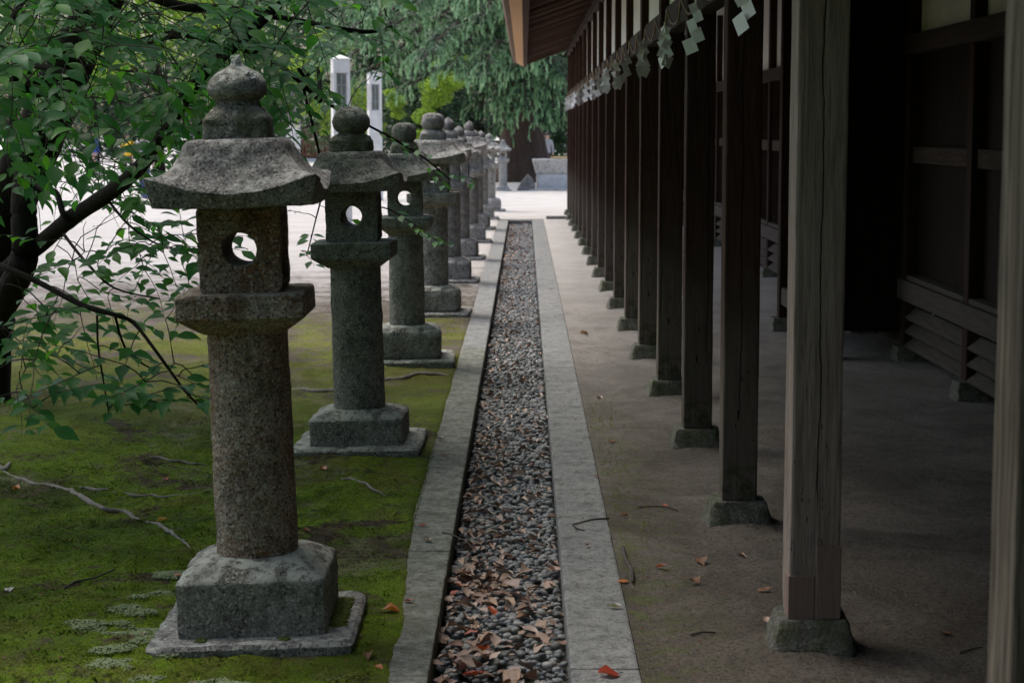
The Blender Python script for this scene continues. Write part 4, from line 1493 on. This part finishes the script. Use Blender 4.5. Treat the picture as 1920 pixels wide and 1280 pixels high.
def cedar_branch(start, end, sag, tone=0):
    pts = []
    n = 14
    for i in range(n + 1):
        t = i / n
        p = start.lerp(end, t)
        p.z += sag * math.sin(t * math.pi * .9) * .6
        p.z -= .5 * t ** 4
        pts.append(p)
    add('limb', MB().tube(pts, [.075 * (1 - .85 * i / n) + .008 for i in range(n + 1)], 6, caps=False).mesh('limb', M['cedar_bark'], True), cedar)
    ax = (end - start).normalized()
    sd_ = ax.cross(Vector((0, 0, 1))).normalized()
    L = (end - start).length
    for i in range(int(L * 13)):
        t = 1 - R2.random() ** 1.25 * .93
        f = t * n
        j = min(int(f), n - 1)
        q = pts[j].lerp(pts[j + 1], f - j)
        # short side shoot that arches over and hangs as a narrow fringe
        reach = R2.uniform(-1, 1) * (1.15 * (1 - .6 * t))
        d0 = sd_ * reach + ax * R2.uniform(.05, .55)
        hang = R2.uniform(.12, .5)
        m = 15
        sway = Vector((R2.uniform(-.06, .06), R2.uniform(-.06, .06), 0))
        lum = R2.uniform(-.12, .18)
        for k in range(m):
            a = k / (m - 1)
            h_ = max(0, a - .45) / .55
            b = q + d0 * min(1, a * 1.4) + Vector((0, 0, .05 * math.sin(min(1, a * 2) * 3.1) - hang * h_ ** 1.15)) + sway * h_
            tx = (d0 * max(.15, .9 - a) * 1.6 + Vector((0, 0, -.12 - .75 * a)))
            tx.normalize()
            for s in (-1, 1):
                w = tx.cross(Vector((R2.uniform(-1, 1), R2.uniform(-1, 1), .2))).normalized() * s
                np_pos.append(b)
                np_dir.append(tx * 1.1 + w * R2.uniform(.2, .55))
                np_up.append(Vector((R2.uniform(-.5, .5), R2.uniform(-1, -.2), R2.uniform(.3, 1))))
                np_sz.append(R2.uniform(.11, .19) * (1.1 - .4 * a))
                np_tone.append(min(.98, max(.01, (.08 if a < .25 else .18) + .62 * a + lum + R2.uniform(-.08, .12) - .25 * (1 - t))))  # darker inwards and towards the trunk: crown shade put into the colour


O = Vector((CX, CY, 0))
targets = [(700, 40, 50), (740, 60, 52), (640, 80, 54), (610, 40, 50), (790, 75, 48), (845, 90, 50), (905, 105, 49), (960, 85, 50), (1000, 60, 49),
           (730, 0, 52), (830, -10, 51), (900, 0, 50), (990, -10, 49), (690, 115, 55), (760, 125, 54), (930, 150, 53), (985, 160, 52), (1040, 160, 52),
           (1060, 170, 54), (1020, 140, 54), (900, 160, 55), (960, 180, 54), (1075, 130, 51), (860, 40, 54), (940, 45, 53), (620, 130, 57), (590, 80, 56), (680, -30, 50),
           (780, -40, 49), (880, -50, 49), (970, -60, 48), (1060, -20, 50), (650, 20, 57), (1020, 185, 53.5), (940, 190, 55), (1065, 195, 55)]
for u, v, Y in targets:
    e = P(u, v + 18, Y) - O
    hh_ = max(2.6, e.z + R2.uniform(.2, 1.3))
    st = Vector((-.2, -.3, hh_))
    cedar_branch(st, e, R2.uniform(.5, 1.1))
for k in range(22):    # the rest of the crown, mostly above the frame and behind
    a = R2.uniform(0, 6.28)
    z = R2.uniform(5.2, 12)
    rr_ = 5.5 * (1 - (z - 4) / 14) + 1
    cedar_branch(Vector((-.2, 0, z)), Vector((math.cos(a) * rr_, math.sin(a) * rr_, z - .8)), .8)
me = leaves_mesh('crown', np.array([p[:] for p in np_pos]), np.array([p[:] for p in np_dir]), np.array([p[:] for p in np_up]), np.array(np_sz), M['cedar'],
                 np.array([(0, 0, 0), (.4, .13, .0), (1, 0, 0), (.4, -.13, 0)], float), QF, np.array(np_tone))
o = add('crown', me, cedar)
tag(o, kind='stuff')


# ------------------------------------------------------------------ white pillars, basin, rock, fence, shed
def pillar(u, Y, topv, label, capmat):
    x = XY(u, Y)
    h = zv(topv, Y)
    root = empty('lantern_pillar', (x, Y, 0))
    root.rotation_euler = (0, 0, D(14))
    tag(root, label, 'pillar', 'white concrete lantern pillars')
    w, t = .152, .128
    hw = h - .16
    wz0, wz1 = h - .86, h - .3
    # shaft below the lamp window, then four corner posts round the opening
    sh = MB().quad_box((-w, -w, -.05), (w, w, wz0), 0, .012)
    a, b = t + .012, .085
    for sx in (-1, 1):
        for sy in (-1, 1):
            lo = (min(sx * a, sx * b), min(sy * a, sy * b), wz0 + .001)
            hi_ = (max(sx * a, sx * b), max(sy * a, sy * b), wz1)
            sh.quad_box(lo, hi_)
    sh.quad_box((-a, -a, wz1 + .001), (a, a, h - .07))
    add('shaft', sh.mesh('shaft', M['concrete'], bevel=.006), root)
    cp_ = MB()
    a2 = a + .012
    cp_.v += [(-a2, -a2, h - .069), (a2, -a2, h - .069), (a2, a2, h - .069), (-a2, a2, h - .069), (0, 0, h)]
    cp_.f += [(3, 2, 1, 0), (0, 1, 4), (1, 2, 4), (2, 3, 4), (3, 0, 4)]
    cp_.mi += [0] * 5
    add('cap', cp_.mesh('cap', M[capmat]), root)
    for sgn, axis in ((-1, 'y'), (1, 'y'), (-1, 'x'), (1, 'x')):
        e = a - .03
        fr = MB()
        for q in (-.075, 0, .075):
            fr.quad_box((q - .009, -.008, wz0 + .004), (q + .009, .008, wz1 - .004))
        for q in (0, 1, 2, 3):
            zz = wz0 + .012 + (wz1 - wz0 - .024) * q / 3
            for s in (-1, 1):
                fr.quad_box((min(s * .0095, s * .065), -.007, zz - .008), (max(s * .0095, s * .065), .007, zz + .008))
        loc = (0, sgn * e, 0) if axis == 'y' else (sgn * e, 0, 0)
        rot = (0, 0, 0) if axis == 'y' else (0, 0, math.pi / 2)
        win = add('window_frame', fr.mesh('window_frame', M['concrete_dark']), root, loc, rot)
        add('pane', MB().quad_box((-.083, -.002, wz0 + .002), (.083, .002, wz1 - .002)).mesh('pane', M['pane']), win, (0, -.012 * sgn if axis == 'y' else .012 * sgn, 0))


pillar(641, 31.5, 105, 'nearer, taller looking white concrete lantern pillar with clean white cap', 'concrete')
pillar(704, 42, 134, 'farther white concrete lantern pillar with dark stained cap', 'concrete_dark')

# stone trough
bx_, by_ = XY(1040, 49.3), 49.3
basin = empty('stone_trough', (bx_, by_, 0))
tag(basin, 'pale flared stone trough with blue-grey front and bamboo lid beside the cedar', 'trough')
hw_ = .58
add('body', loft('body', [(.0, .47, .4, 20), (.43, .47, .4, 20), (.44, .5, .43, 20), (.455, .5, .43, 20), (.78, hw_, .5, 20), (.79, hw_ - .02, .48, 18), (.795, .1, .1, 4)], M['basin'], 48, .01, 5, sub=.05), basin)
add('front_panel', MB().quad_box((-.44, -.43, .02), (.46, -.401, .405)).mesh('front_panel', M['basin_blue'], bevel=.01), basin)
add('plinth', MB().quad_box((-.75, -.65, -.04), (1.6, .6, .05)).mesh('plinth', M['basin'], bevel=.012), basin, (.1, 0, 0))
for i in range(9):
    add('bamboo_pole', MB().tube([(-.1, 0, 0), (.75, .01, .015)], .024, 8).mesh('bamboo_pole', M['bamboo'], True), basin, (0, -.25 + i * .052, .82))
# leaning rock
rk_ = MB()
rx = XY(985, 49)
rk_.prism([(-.25, -.05), (.26, -.05), (.25, .16), (.17, .29), (.06, .42), (-.04, .3), (-.14, .17)], -.14, .12)
rme = rk_.mesh('body', M['rock'], bevel=.03, seg=2)
for v in rme.vertices:
    v.co += Vector((.02, .03, .02)) * fbm(v.co, 6, 3)
rock = add('rock', rme, None, (rx, 48.8, 0))
tag(rock, 'dark triangular rock leaning beside the stone trough', 'rock')

# far wooden fence
FY = 92
fx0, fx1 = XY(548, FY), XY(705, FY)
fence = empty('wooden_fence', ((fx0 + fx1) / 2, FY, 0))
tag(fence, 'far reddish brown slatted wooden fence on a pale stone footing', 'fence')
nsl = int((fx1 - fx0) / .16)
sm = MB().quad_box((-.055, -.012, .16), (.055, .012, 1.55)).mesh('slat', M['fence'])
for i in range(nsl):
    add('slat', sm, fence, (-(fx1 - fx0) / 2 + .08 + i * .16, 0, 0))
for zz in (.3, 1.25):
    add('rail', MB().quad_box((-(fx1 - fx0) / 2, .013, zz), ((fx1 - fx0) / 2, .07, zz + .1)).mesh('rail', M['fence']), fence)
add('back_boarding', MB().quad_box((-(fx1 - fx0) / 2, .08, .15), ((fx1 - fx0) / 2, .1, 1.5)).mesh('back_boarding', M['dark_wood']), fence)
add('coping', MB().quad_box((-(fx1 - fx0) / 2 - .1, -.15, 1.551), ((fx1 - fx0) / 2 + .1, .2, 1.85), 0, .08).mesh('coping', M['dark_wood']), fence)
add('footing', MB().quad_box((-(fx1 - fx0) / 2 - .1, -.2, -.05), ((fx1 - fx0) / 2 + .1, .2, .15)).mesh('footing', M['concrete']), fence)
# far shed
SY = 97
shed = empty('shed', (XY(535, SY), SY, 0))
tag(shed, 'far beige walled shed with thin brown posts behind the fence', 'shed')
add('wall', MB().quad_box((-2.2, 0, -.05), (1.0, 3, 3.2)).mesh('wall', M['wall_beige']), shed)
for q in range(7):
    add('batten', MB().quad_box((-.025, -.03, 0), (.025, -.001, 3.1)).mesh('batten', M['fence']), shed, (-2.1 + q * .5, 0, 0))
add('roof', MB().prism([(-2.5, 3.15), (1.3, 3.15), (.8, 4.0), (-2.0, 4.0)], -.5, 3.4).mesh('roof', M['concrete_dark']), shed)
sign = empty('notice_board', (XY(552, 88), 88, 0))
tag(sign, 'small white notice board standing before the far fence', 'notice board')
add('board', MB().quad_box((-.33, -.03, .65), (.33, .03, 1.75)).mesh('board', M['concrete'], bevel=.01), sign)
add('board_roof', MB().prism([(-.42, 1.752), (.42, 1.752), (0, 1.95)], -.12, .12).mesh('board_roof', M['concrete_dark']), sign)
for s in (-1, 1):
    add('leg', MB().quad_box((s * .27 - .03, -.025, -.05), (s * .27 + .03, .025, .649)).mesh('leg', M['concrete_dark']), sign)


# ------------------------------------------------------------------ people in the far court
def person(x, y, h, heading, label, top, legs, hair, skin=(.5, .32, .24), walk=.12):
    s = h / 1.7
    J = [(0, 0, .93), (0, .01, 1.12), (0, .0, 1.36), (0, -.01, 1.47), (0, -.02, 1.56), (0, -.025, 1.66),
         (-.17, 0, 1.36), (-.23, -.03, 1.1), (-.21, -.12, .88), (-.2, -.16, .8),
         (.17, 0, 1.36), (.23, .0, 1.1), (.22, -.1, .88), (.21, -.14, .8),
         (-.09, 0, .88), (-.1, -walk * .7, .5), (-.1, -walk * .6, .09), (-.1, -walk - .14, .04),
         (.09, 0, .88), (.1, walk * .3, .5), (.1, walk, .09), (.1, walk - .14, .04)]
    E = [(0, 1), (1, 2), (2, 3), (3, 4), (4, 5), (2, 6), (6, 7), (7, 8), (8, 9), (2, 10), (10, 11), (11, 12), (12, 13), (0, 14), (14, 15), (15, 16), (16, 17), (0, 18), (18, 19), (19, 20), (20, 21)]
    Rr = [.15, .14, .15, .06, .085, .08, .075, .05, .04, .035, .075, .05, .04, .035, .1, .07, .05, .035, .1, .07, .05, .035]
    me = bpy.data.meshes.new('person')
    me.from_pydata([tuple(Vector(j) * s) for j in J], E, [])
    t = bpy.data.objects.new('person', me)
    COL.objects.link(t)
    md = t.modifiers.new('skin', 'SKIN')
    for i, q in enumerate(me.skin_vertices[0].data):
        q.radius = (Rr[i] * s, Rr[i] * s * (.75 if i in (0, 1, 2) else 1))
        q.use_root = i == 0
    t.modifiers.new('sub', 'SUBSURF').levels = 2
    dg = bpy.context.evaluated_depsgraph_get()
    nm = bpy.data.meshes.new_from_object(t.evaluated_get(dg))
    bpy.data.objects.remove(t)
    nm.materials.clear()
    for nme, c in (('shirt', top), ('trousers', legs), ('skin', skin)):
        nm.materials.append(m_plain(nme, c, tuple(q * .8 for q in c), 12, .8))
    for p in nm.polygons:
        z = p.center.z / s
        hand = abs(p.center.x) / s > .16 and z < .9
        p.material_index = 2 if z > 1.47 or hand else (0 if z > .9 else 1)
        p.use_smooth = True
    o = add('person', nm, None, (x, y, 0), (0, 0, heading))
    tag(o, label, 'person')
    hm = loft('hair', [(0, .07 * s, .06 * s, 2), (.06 * s, .098 * s, .098 * s, 2), (.12 * s, .09 * s, .092 * s, 2), (.165 * s, .05 * s, .055 * s, 2), (.175 * s, .01, .01, 2)], m_plain('hair', hair, tuple(q * .7 for q in hair), 60, .6), 20, .006, 3)
    add('hair', hm, o, (0, .012 * s, 1.575 * s))
    # simple face: nose, ears
    fm = MB().tube([(0, -.095 * s, 1.6 * s), (0, -.125 * s, 1.575 * s)], [.01 * s, .016 * s], 6)
    for q in (-1, 1):
        fm.tube([(q * .085 * s, -.02 * s, 1.61 * s), (q * .1 * s, -.015 * s, 1.585 * s)], [.02 * s, .016 * s], 6)
    add('face', fm.mesh('face', nm.materials[2], True), o)


person(XY(271, 43), 43, 1.5, D(40), 'person in dark blue jeans and grey top walking in the court', (.3, .29, .32), (.06, .08, .17), (.4, .38, .38))
person(XY(243, 58), 58, 1.42, D(-20), 'person in a bright yellow top far off behind the cherry boughs', (.8, .5, .03), (.03, .03, .04), (.05, .04, .04))
person(XY(180, 62), 62, 1.5, D(80), 'person in a blue top far off behind the cherry boughs', (.05, .1, .4), (.2, .19, .18), (.03, .025, .025))
person(XY(1026, 66), 66, 1.4, D(10), 'person in a white collar and dark cap half hidden behind the cedar trunk', (.35, .35, .38), (.04, .04, .05), (.02, .02, .025))

# ------------------------------------------------------------------ fallen leaves, twigs, tufts
flat_t = []
for i in range(12):
    T = LT.copy()
    T[:, 1] *= rng.uniform(.85, 1.55)
    T[:, 2] = T[:, 2] * rng.uniform(-.5, 1.5) + .22 * T[:, 0] * (T[:, 0] - .7) * rng.uniform(.3, 1.4) + np.abs(T[:, 1]) * rng.uniform(-.2, .7)
    T[:, :2] += rng.normal(0, .028, (len(T), 2))
    T[:, 2] += rng.normal(0, .03, len(T))
    if i % 2: T[:, 2] += .55 * T[:, 1] ** 2 * 3 + .12 * T[:, 0] * rng.uniform(-1, 1)
    T[:, 2] -= T[:, 2].min()
    flat_t.append(T)
fl_mesh = {k: [np_mesh('fallen_leaf', T, LF3, M[k]) for T in flat_t] for k in ('dry', 'red', 'orange', 'yellow', 'brown', 'pale')}


def fallen(u, v, size, mat, label, z=None, rot=None):
    p = G(u, v) if z is None else G(u, v, z)
    p.z = ground_at(u, v).z + .004 if z is None else z
    o = add('fallen_leaf', random.choice(fl_mesh[mat]), None, p, (U(-.15, .15), U(-.25, .25), U(0, 6.28) if rot is None else rot), (size,) * 3)
    tag(o, label, 'leaf', 'single fallen leaves')


for a in (
    (714, 1150, .075, 'orange', 'large orange leaf on the left kerb by the nearest lantern slab', None, .1),
    (757, 1128, .04, 'red', 'small dark red leaf just above the large orange leaf on the kerb'),
    (1118, 1268, .085, 'red', 'large bright red leaf on the right kerb at the bottom edge', None, .25),
    (690, 1240, .055, 'brown', 'brown curled leaf on moss right of the nearest lantern slab'),
    (704, 1252, .045, 'orange', 'pinkish orange leaf touching the brown curled leaf'),
    (341, 1082, .045, 'red', 'dark red leaf on moss left of the nearest pedestal'),
    (314, 897, .055, 'red', 'red leaf on moss left of the nearest lantern column'),
    (37, 912, .05, 'orange', 'orange leaf on moss at the left edge near the roots'),
    (293, 977, .055, 'yellow', 'yellow leaf lying against the snaking grey root'),
    (566, 1000, .04, 'red', 'pink red leaf on moss between lantern column and kerb'),
    (265, 1198, .05, 'dry', 'tan leaf among pale moss cushions left of the slab'),
    (22, 1110, .055, 'pale', 'pale pinkish leaf on moss at the left edge'),
    (612, 888, .05, 'orange', 'small orange leaf on moss in front of the second lantern slab'),
    (740, 904, .035, 'brown', 'small brown leaf on bright moss beside the left kerb'),
    (800, 1013, .05, 'dry', 'tan leaf lying on the middle of the left kerb'),
    (788, 988, .035, 'red', 'small pink leaf on the left kerb above the tan one'),
    (820, 824, .05, 'dry', 'curled tan leaf on the left kerb beside the second lantern'),
    (830, 858, .05, 'brown', 'brown leaf near the slab of the second lantern'),
    (1105, 1024, .04, 'brown', 'brown leaf on the right kerb below the forked twig'),
    (1117, 896, .045, 'brown', 'brown leaf at the outer edge of the right kerb'),
    (1165, 1142, .055, 'pale', 'pale grey leaf on the edge of the right kerb'),
    (1165, 1088, .045, 'orange', 'orange brown leaf by the small root at the right kerb'),
    (1228, 1064, .05, 'red', 'dark red curled leaf on the dirt right of the kerb'),
    (1313, 1047, .065, 'brown', 'large brown leaf on the dirt between kerb and nearest post'),
    (1383, 1040, .04, 'dry', 'small tan leaf beside the second post stone'),
    (1310, 1091, .055, 'brown', 'crumpled brown leaf left of the cracked grey post'),
    (1420, 1107, .055, 'brown', 'dark narrow leaf just left of the cracked grey post'),
    (1436, 1158, .05, 'dry', 'tan leaf touching the stone of the cracked grey post'),
    (1757, 1183, .055, 'brown', 'brown leaf alone on the dirt near the right edge'),
    (1240, 943, .04, 'red', 'small red leaf on the dirt above the thin twig'),
    (1180, 966, .04, 'brown', 'small brown leaf on the dirt beside the right kerb'),
    (1105, 629, .08, 'brown', 'dark curled leaf on the bare dirt near the middle posts'),
    (1120, 746, .05, 'dry', 'tan leaf on the dirt tufts beside the right kerb'),
    (1150, 828, .05, 'brown', 'brown leaf on the dirt beside the third kerb stone'),
): fallen(*a)

# leaf litter on the pebbles
n_l = 1500
yy = np.concatenate([5.0 + 2.0 * rng.beta(1, 1.15, 250), 6.3 + 6.5 * rng.beta(1, 1.7, 330), rng.uniform(12, 33, 420)])
xx = rng.uniform(XL_IN + .015, XR_IN - .015, len(yy))
side = rng.uniform(0, 1, len(yy)) < .35
xx[side] = XL_IN + .02 + np.abs(rng.normal(0, .1, side.sum()))
order = np.argsort(yy)
for c, i in enumerate(order[:290]):
    s = rng.uniform(.022, .08)
    o = add('litter_leaf', fl_mesh['red' if c % 29 == 5 else 'dry'][c % 12], None, (xx[i], yy[i], rng.uniform(-.066, -.05)), (rng.normal(0, .28), rng.normal(0, .28), rng.uniform(0, 6.28)), (s,) * 3)
    tag(o, 'dry fallen leaf lying among the pebbles in the near gutter', 'leaf', 'dry leaves among the gutter pebbles')
ii = order[290:]
nn = len(ii)
an = rng.uniform(0, 6.28, nn)
o = add('leaf_litter', leaves_mesh('leaf_litter', np.stack([xx[ii], yy[ii], rng.uniform(-.068, -.052, nn)], 1), np.stack([np.cos(an), np.sin(an), rng.normal(0, .2, nn)], 1),
                                   np.array([0, 0, 1.0]) + rng.normal(0, .3, (nn, 3)), rng.uniform(.02, .055, nn), M['dry'], flat_t[1]))
tag(o, 'dry leaf litter scattered over the farther gutter pebbles', kind='stuff')
# crumbs of litter on moss, kerbs and dirt
nn = 2600
cx = np.concatenate([rng.uniform(-2.6, -.29, 1700), rng.uniform(.14, 1.6, 900)])
cy = 4.9 + 15 * rng.beta(1, 1.6, nn)
cz = np.array([(0 if XL_OUT < a < XR_OUT else ground_z(a, b) + (.004 if a < 0 else 0)) + .003 for a, b in zip(cx, cy)])
an = rng.uniform(0, 6.28, nn)
o = add('leaf_crumbs', leaves_mesh('leaf_crumbs', np.stack([cx, cy, cz], 1), np.stack([np.cos(an), np.sin(an), rng.normal(0, .1, nn)], 1),
                                   np.array([0, 0, 1.0]) + rng.normal(0, .25, (nn, 3)), rng.uniform(.005, .016, nn), M['brown'], flat_t[2]))
tag(o, 'tiny leaf crumbs scattered on moss, kerbs and dirt', kind='stuff')


def twig_on_ground(pix, r, label):
    pts = []
    for u, v in pix:
        p = ground_at(u, v)
        p.z += r + .002
        pts.append(p)
    o0 = pts[0].copy()
    o = add('twig', MB().tube([p - o0 for p in pts], [r * (1 - .5 * i / len(pts)) for i in range(len(pts))], 6).mesh('twig', M['twig'], True), None, o0)
    tag(o, label, 'twig')


twig_on_ground([(1142, 974), (1110, 976), (1073, 986), (1082, 993), (1096, 997)], .004, 'bent forked twig lying across the right kerb')
twig_on_ground([(1198, 949), (1225, 946), (1250, 948), (1271, 953)], .0035, 'thin dark twig on the dirt right of the kerb')
twig_on_ground([(1295, 1190), (1318, 1187), (1342, 1189)], .004, 'short straight twig on the dirt left of the post stone')
twig_on_ground([(1800, 1224), (1820, 1217), (1842, 1212)], .003, 'faint twig on the dirt near the right edge')
twig_on_ground([(122, 1112), (140, 1102), (180, 1092), (215, 1077)], .004, 'curved twig on moss left of the nearest pedestal')
twig_on_ground([(1168, 1030), (1172, 1050), (1186, 1075), (1187, 1092)], .008, 'knobbly bit of root beside the right kerb')
twig_on_ground([(830, 1000), (845, 1003), (872, 1015), (895, 1035)], .003, 'thin twig reaching from the left kerb over the pebbles')

# pale moss cushions round the nearest slab
cush = []
for k in range(46):
    if k < 30:
        u, v = random.gauss(235, 55), random.gauss(1205, 45)
    elif k < 38:
        u, v = random.gauss(325, 22), random.gauss(1075, 10)
    else:
        u, v = random.uniform(280, 620), random.uniform(1272, 1290)
    if v < 1060 or u > 640: continue
    p = ground_at(u, v)
    cush.append((p.x, p.y, p.z, random.uniform(.022, .055)))
cv, cf, base_ = [], [], 0
for (x_, y_, z_, r_) in cush:
    for q_ in range(int(170 * (r_ / .04) ** 2)):
        a_, d_ = random.uniform(0, 6.28), math.sqrt(random.random())
        edge_ = r_ * (1 + .5 * mnoise.noise(Vector((math.cos(a_) * 1.6 + x_ * 90, math.sin(a_) * 1.6 + y_ * 50, 0))))
        s_ = random.uniform(.0022, .0045)
        q = ICO1_V * np.array([s_, s_, s_ * .9]) + np.array([x_ + math.cos(a_) * d_ * edge_ * 1.25, y_ + math.sin(a_) * d_ * edge_, z_ + .0 + .1 * r_ * (1 - d_ * d_)])
        cv.append(q)
        cf.append(ICO1_F + base_)
        base_ += len(q)
o = add('moss_cushions', np_mesh('moss_cushions', np.concatenate(cv), np.concatenate(cf), M['cushion']))
tag(o, 'pale green moss cushions around the nearest lantern slab', kind='stuff')

# grass tufts by the fourth lantern and along the right kerb
gp = []
for k in range(520):
    gp.append((random.gauss(-.62, .16), random.gauss(14.9, .55)))
for k in range(260):
    gp.append((XR_OUT + .02 + abs(random.gauss(0, .09)), random.uniform(6.3, 11)))
for k in range(160):
    gp.append((random.gauss(-2.2, .7), random.uniform(12.5, 15.5)))
gp = np.array([(a, b, ground_z(a, b)) for a, b in gp if not (XL_OUT - .02 < a < XR_OUT + .01)])
m_ = len(gp)
d_ = np.stack([rng.normal(0, .4, m_), rng.normal(0, .4, m_), np.ones(m_)], 1)
o = add('grass_tufts', leaves_mesh('grass_tufts', gp, d_, np.stack([rng.normal(0, 1, m_), -np.ones(m_), np.zeros(m_)], 1), rng.uniform(.015, .05, m_), M['grass'],
                                   np.array([(0, .03, 0), (.5, .035, .05), (1, 0, .15), (.5, -.035, .05)], float), QF))
tag(o, 'short sparse grass tufts at the lantern feet and kerb edge', kind='stuff')

# short moss fuzz, coloured by the ground it grows from
nf_ = 150000
fx = rng.uniform(-2.4, XL_OUT + .03, nf_)
fy = 4.9 + 5.5 * rng.beta(1, 1.5, nf_)
cl_ = np.array([mnoise.noise(Vector((a * 7, b * 7, 0))) + .6 * mnoise.noise(Vector((a * 25, b * 25, 3))) for a, b in zip(fx, fy)])
sel = cl_ > -.45
for lx_, ly_, w_ in ((-.822, 5.87, .3), (-.803, 9.32, .31)):
    sel &= ~((np.abs(fx - lx_) < w_) & (np.abs(fy - ly_) < w_ + .015))
fx, fy, cl_ = fx[sel], fy[sel], cl_[sel]
fz = np.array([ground_z(a, b) + .002 if a < XL_OUT - .01 else .004 for a, b in zip(fx, fy)])
m_ = len(fx)
d_ = np.stack([rng.normal(0, 1, m_), rng.normal(-.3, .8, m_), rng.uniform(.25, .7, m_)], 1)
o = add('moss_fuzz', leaves_mesh('moss_fuzz', np.stack([fx, fy, fz], 1), d_, np.stack([rng.normal(0, .3, m_), rng.normal(-.2, .3, m_), np.ones(m_)], 1), rng.uniform(.004, .01, m_) * (1 + .8 * np.clip(cl_, 0, 1)), M['ground'],
                                 np.array([(0, .22, 0), (.6, .16, .05), (1, 0, .1), (0, -.22, 0)], float), QF))
tag(o, 'soft green moss fuzz covering the ground round the near lanterns', kind='stuff')
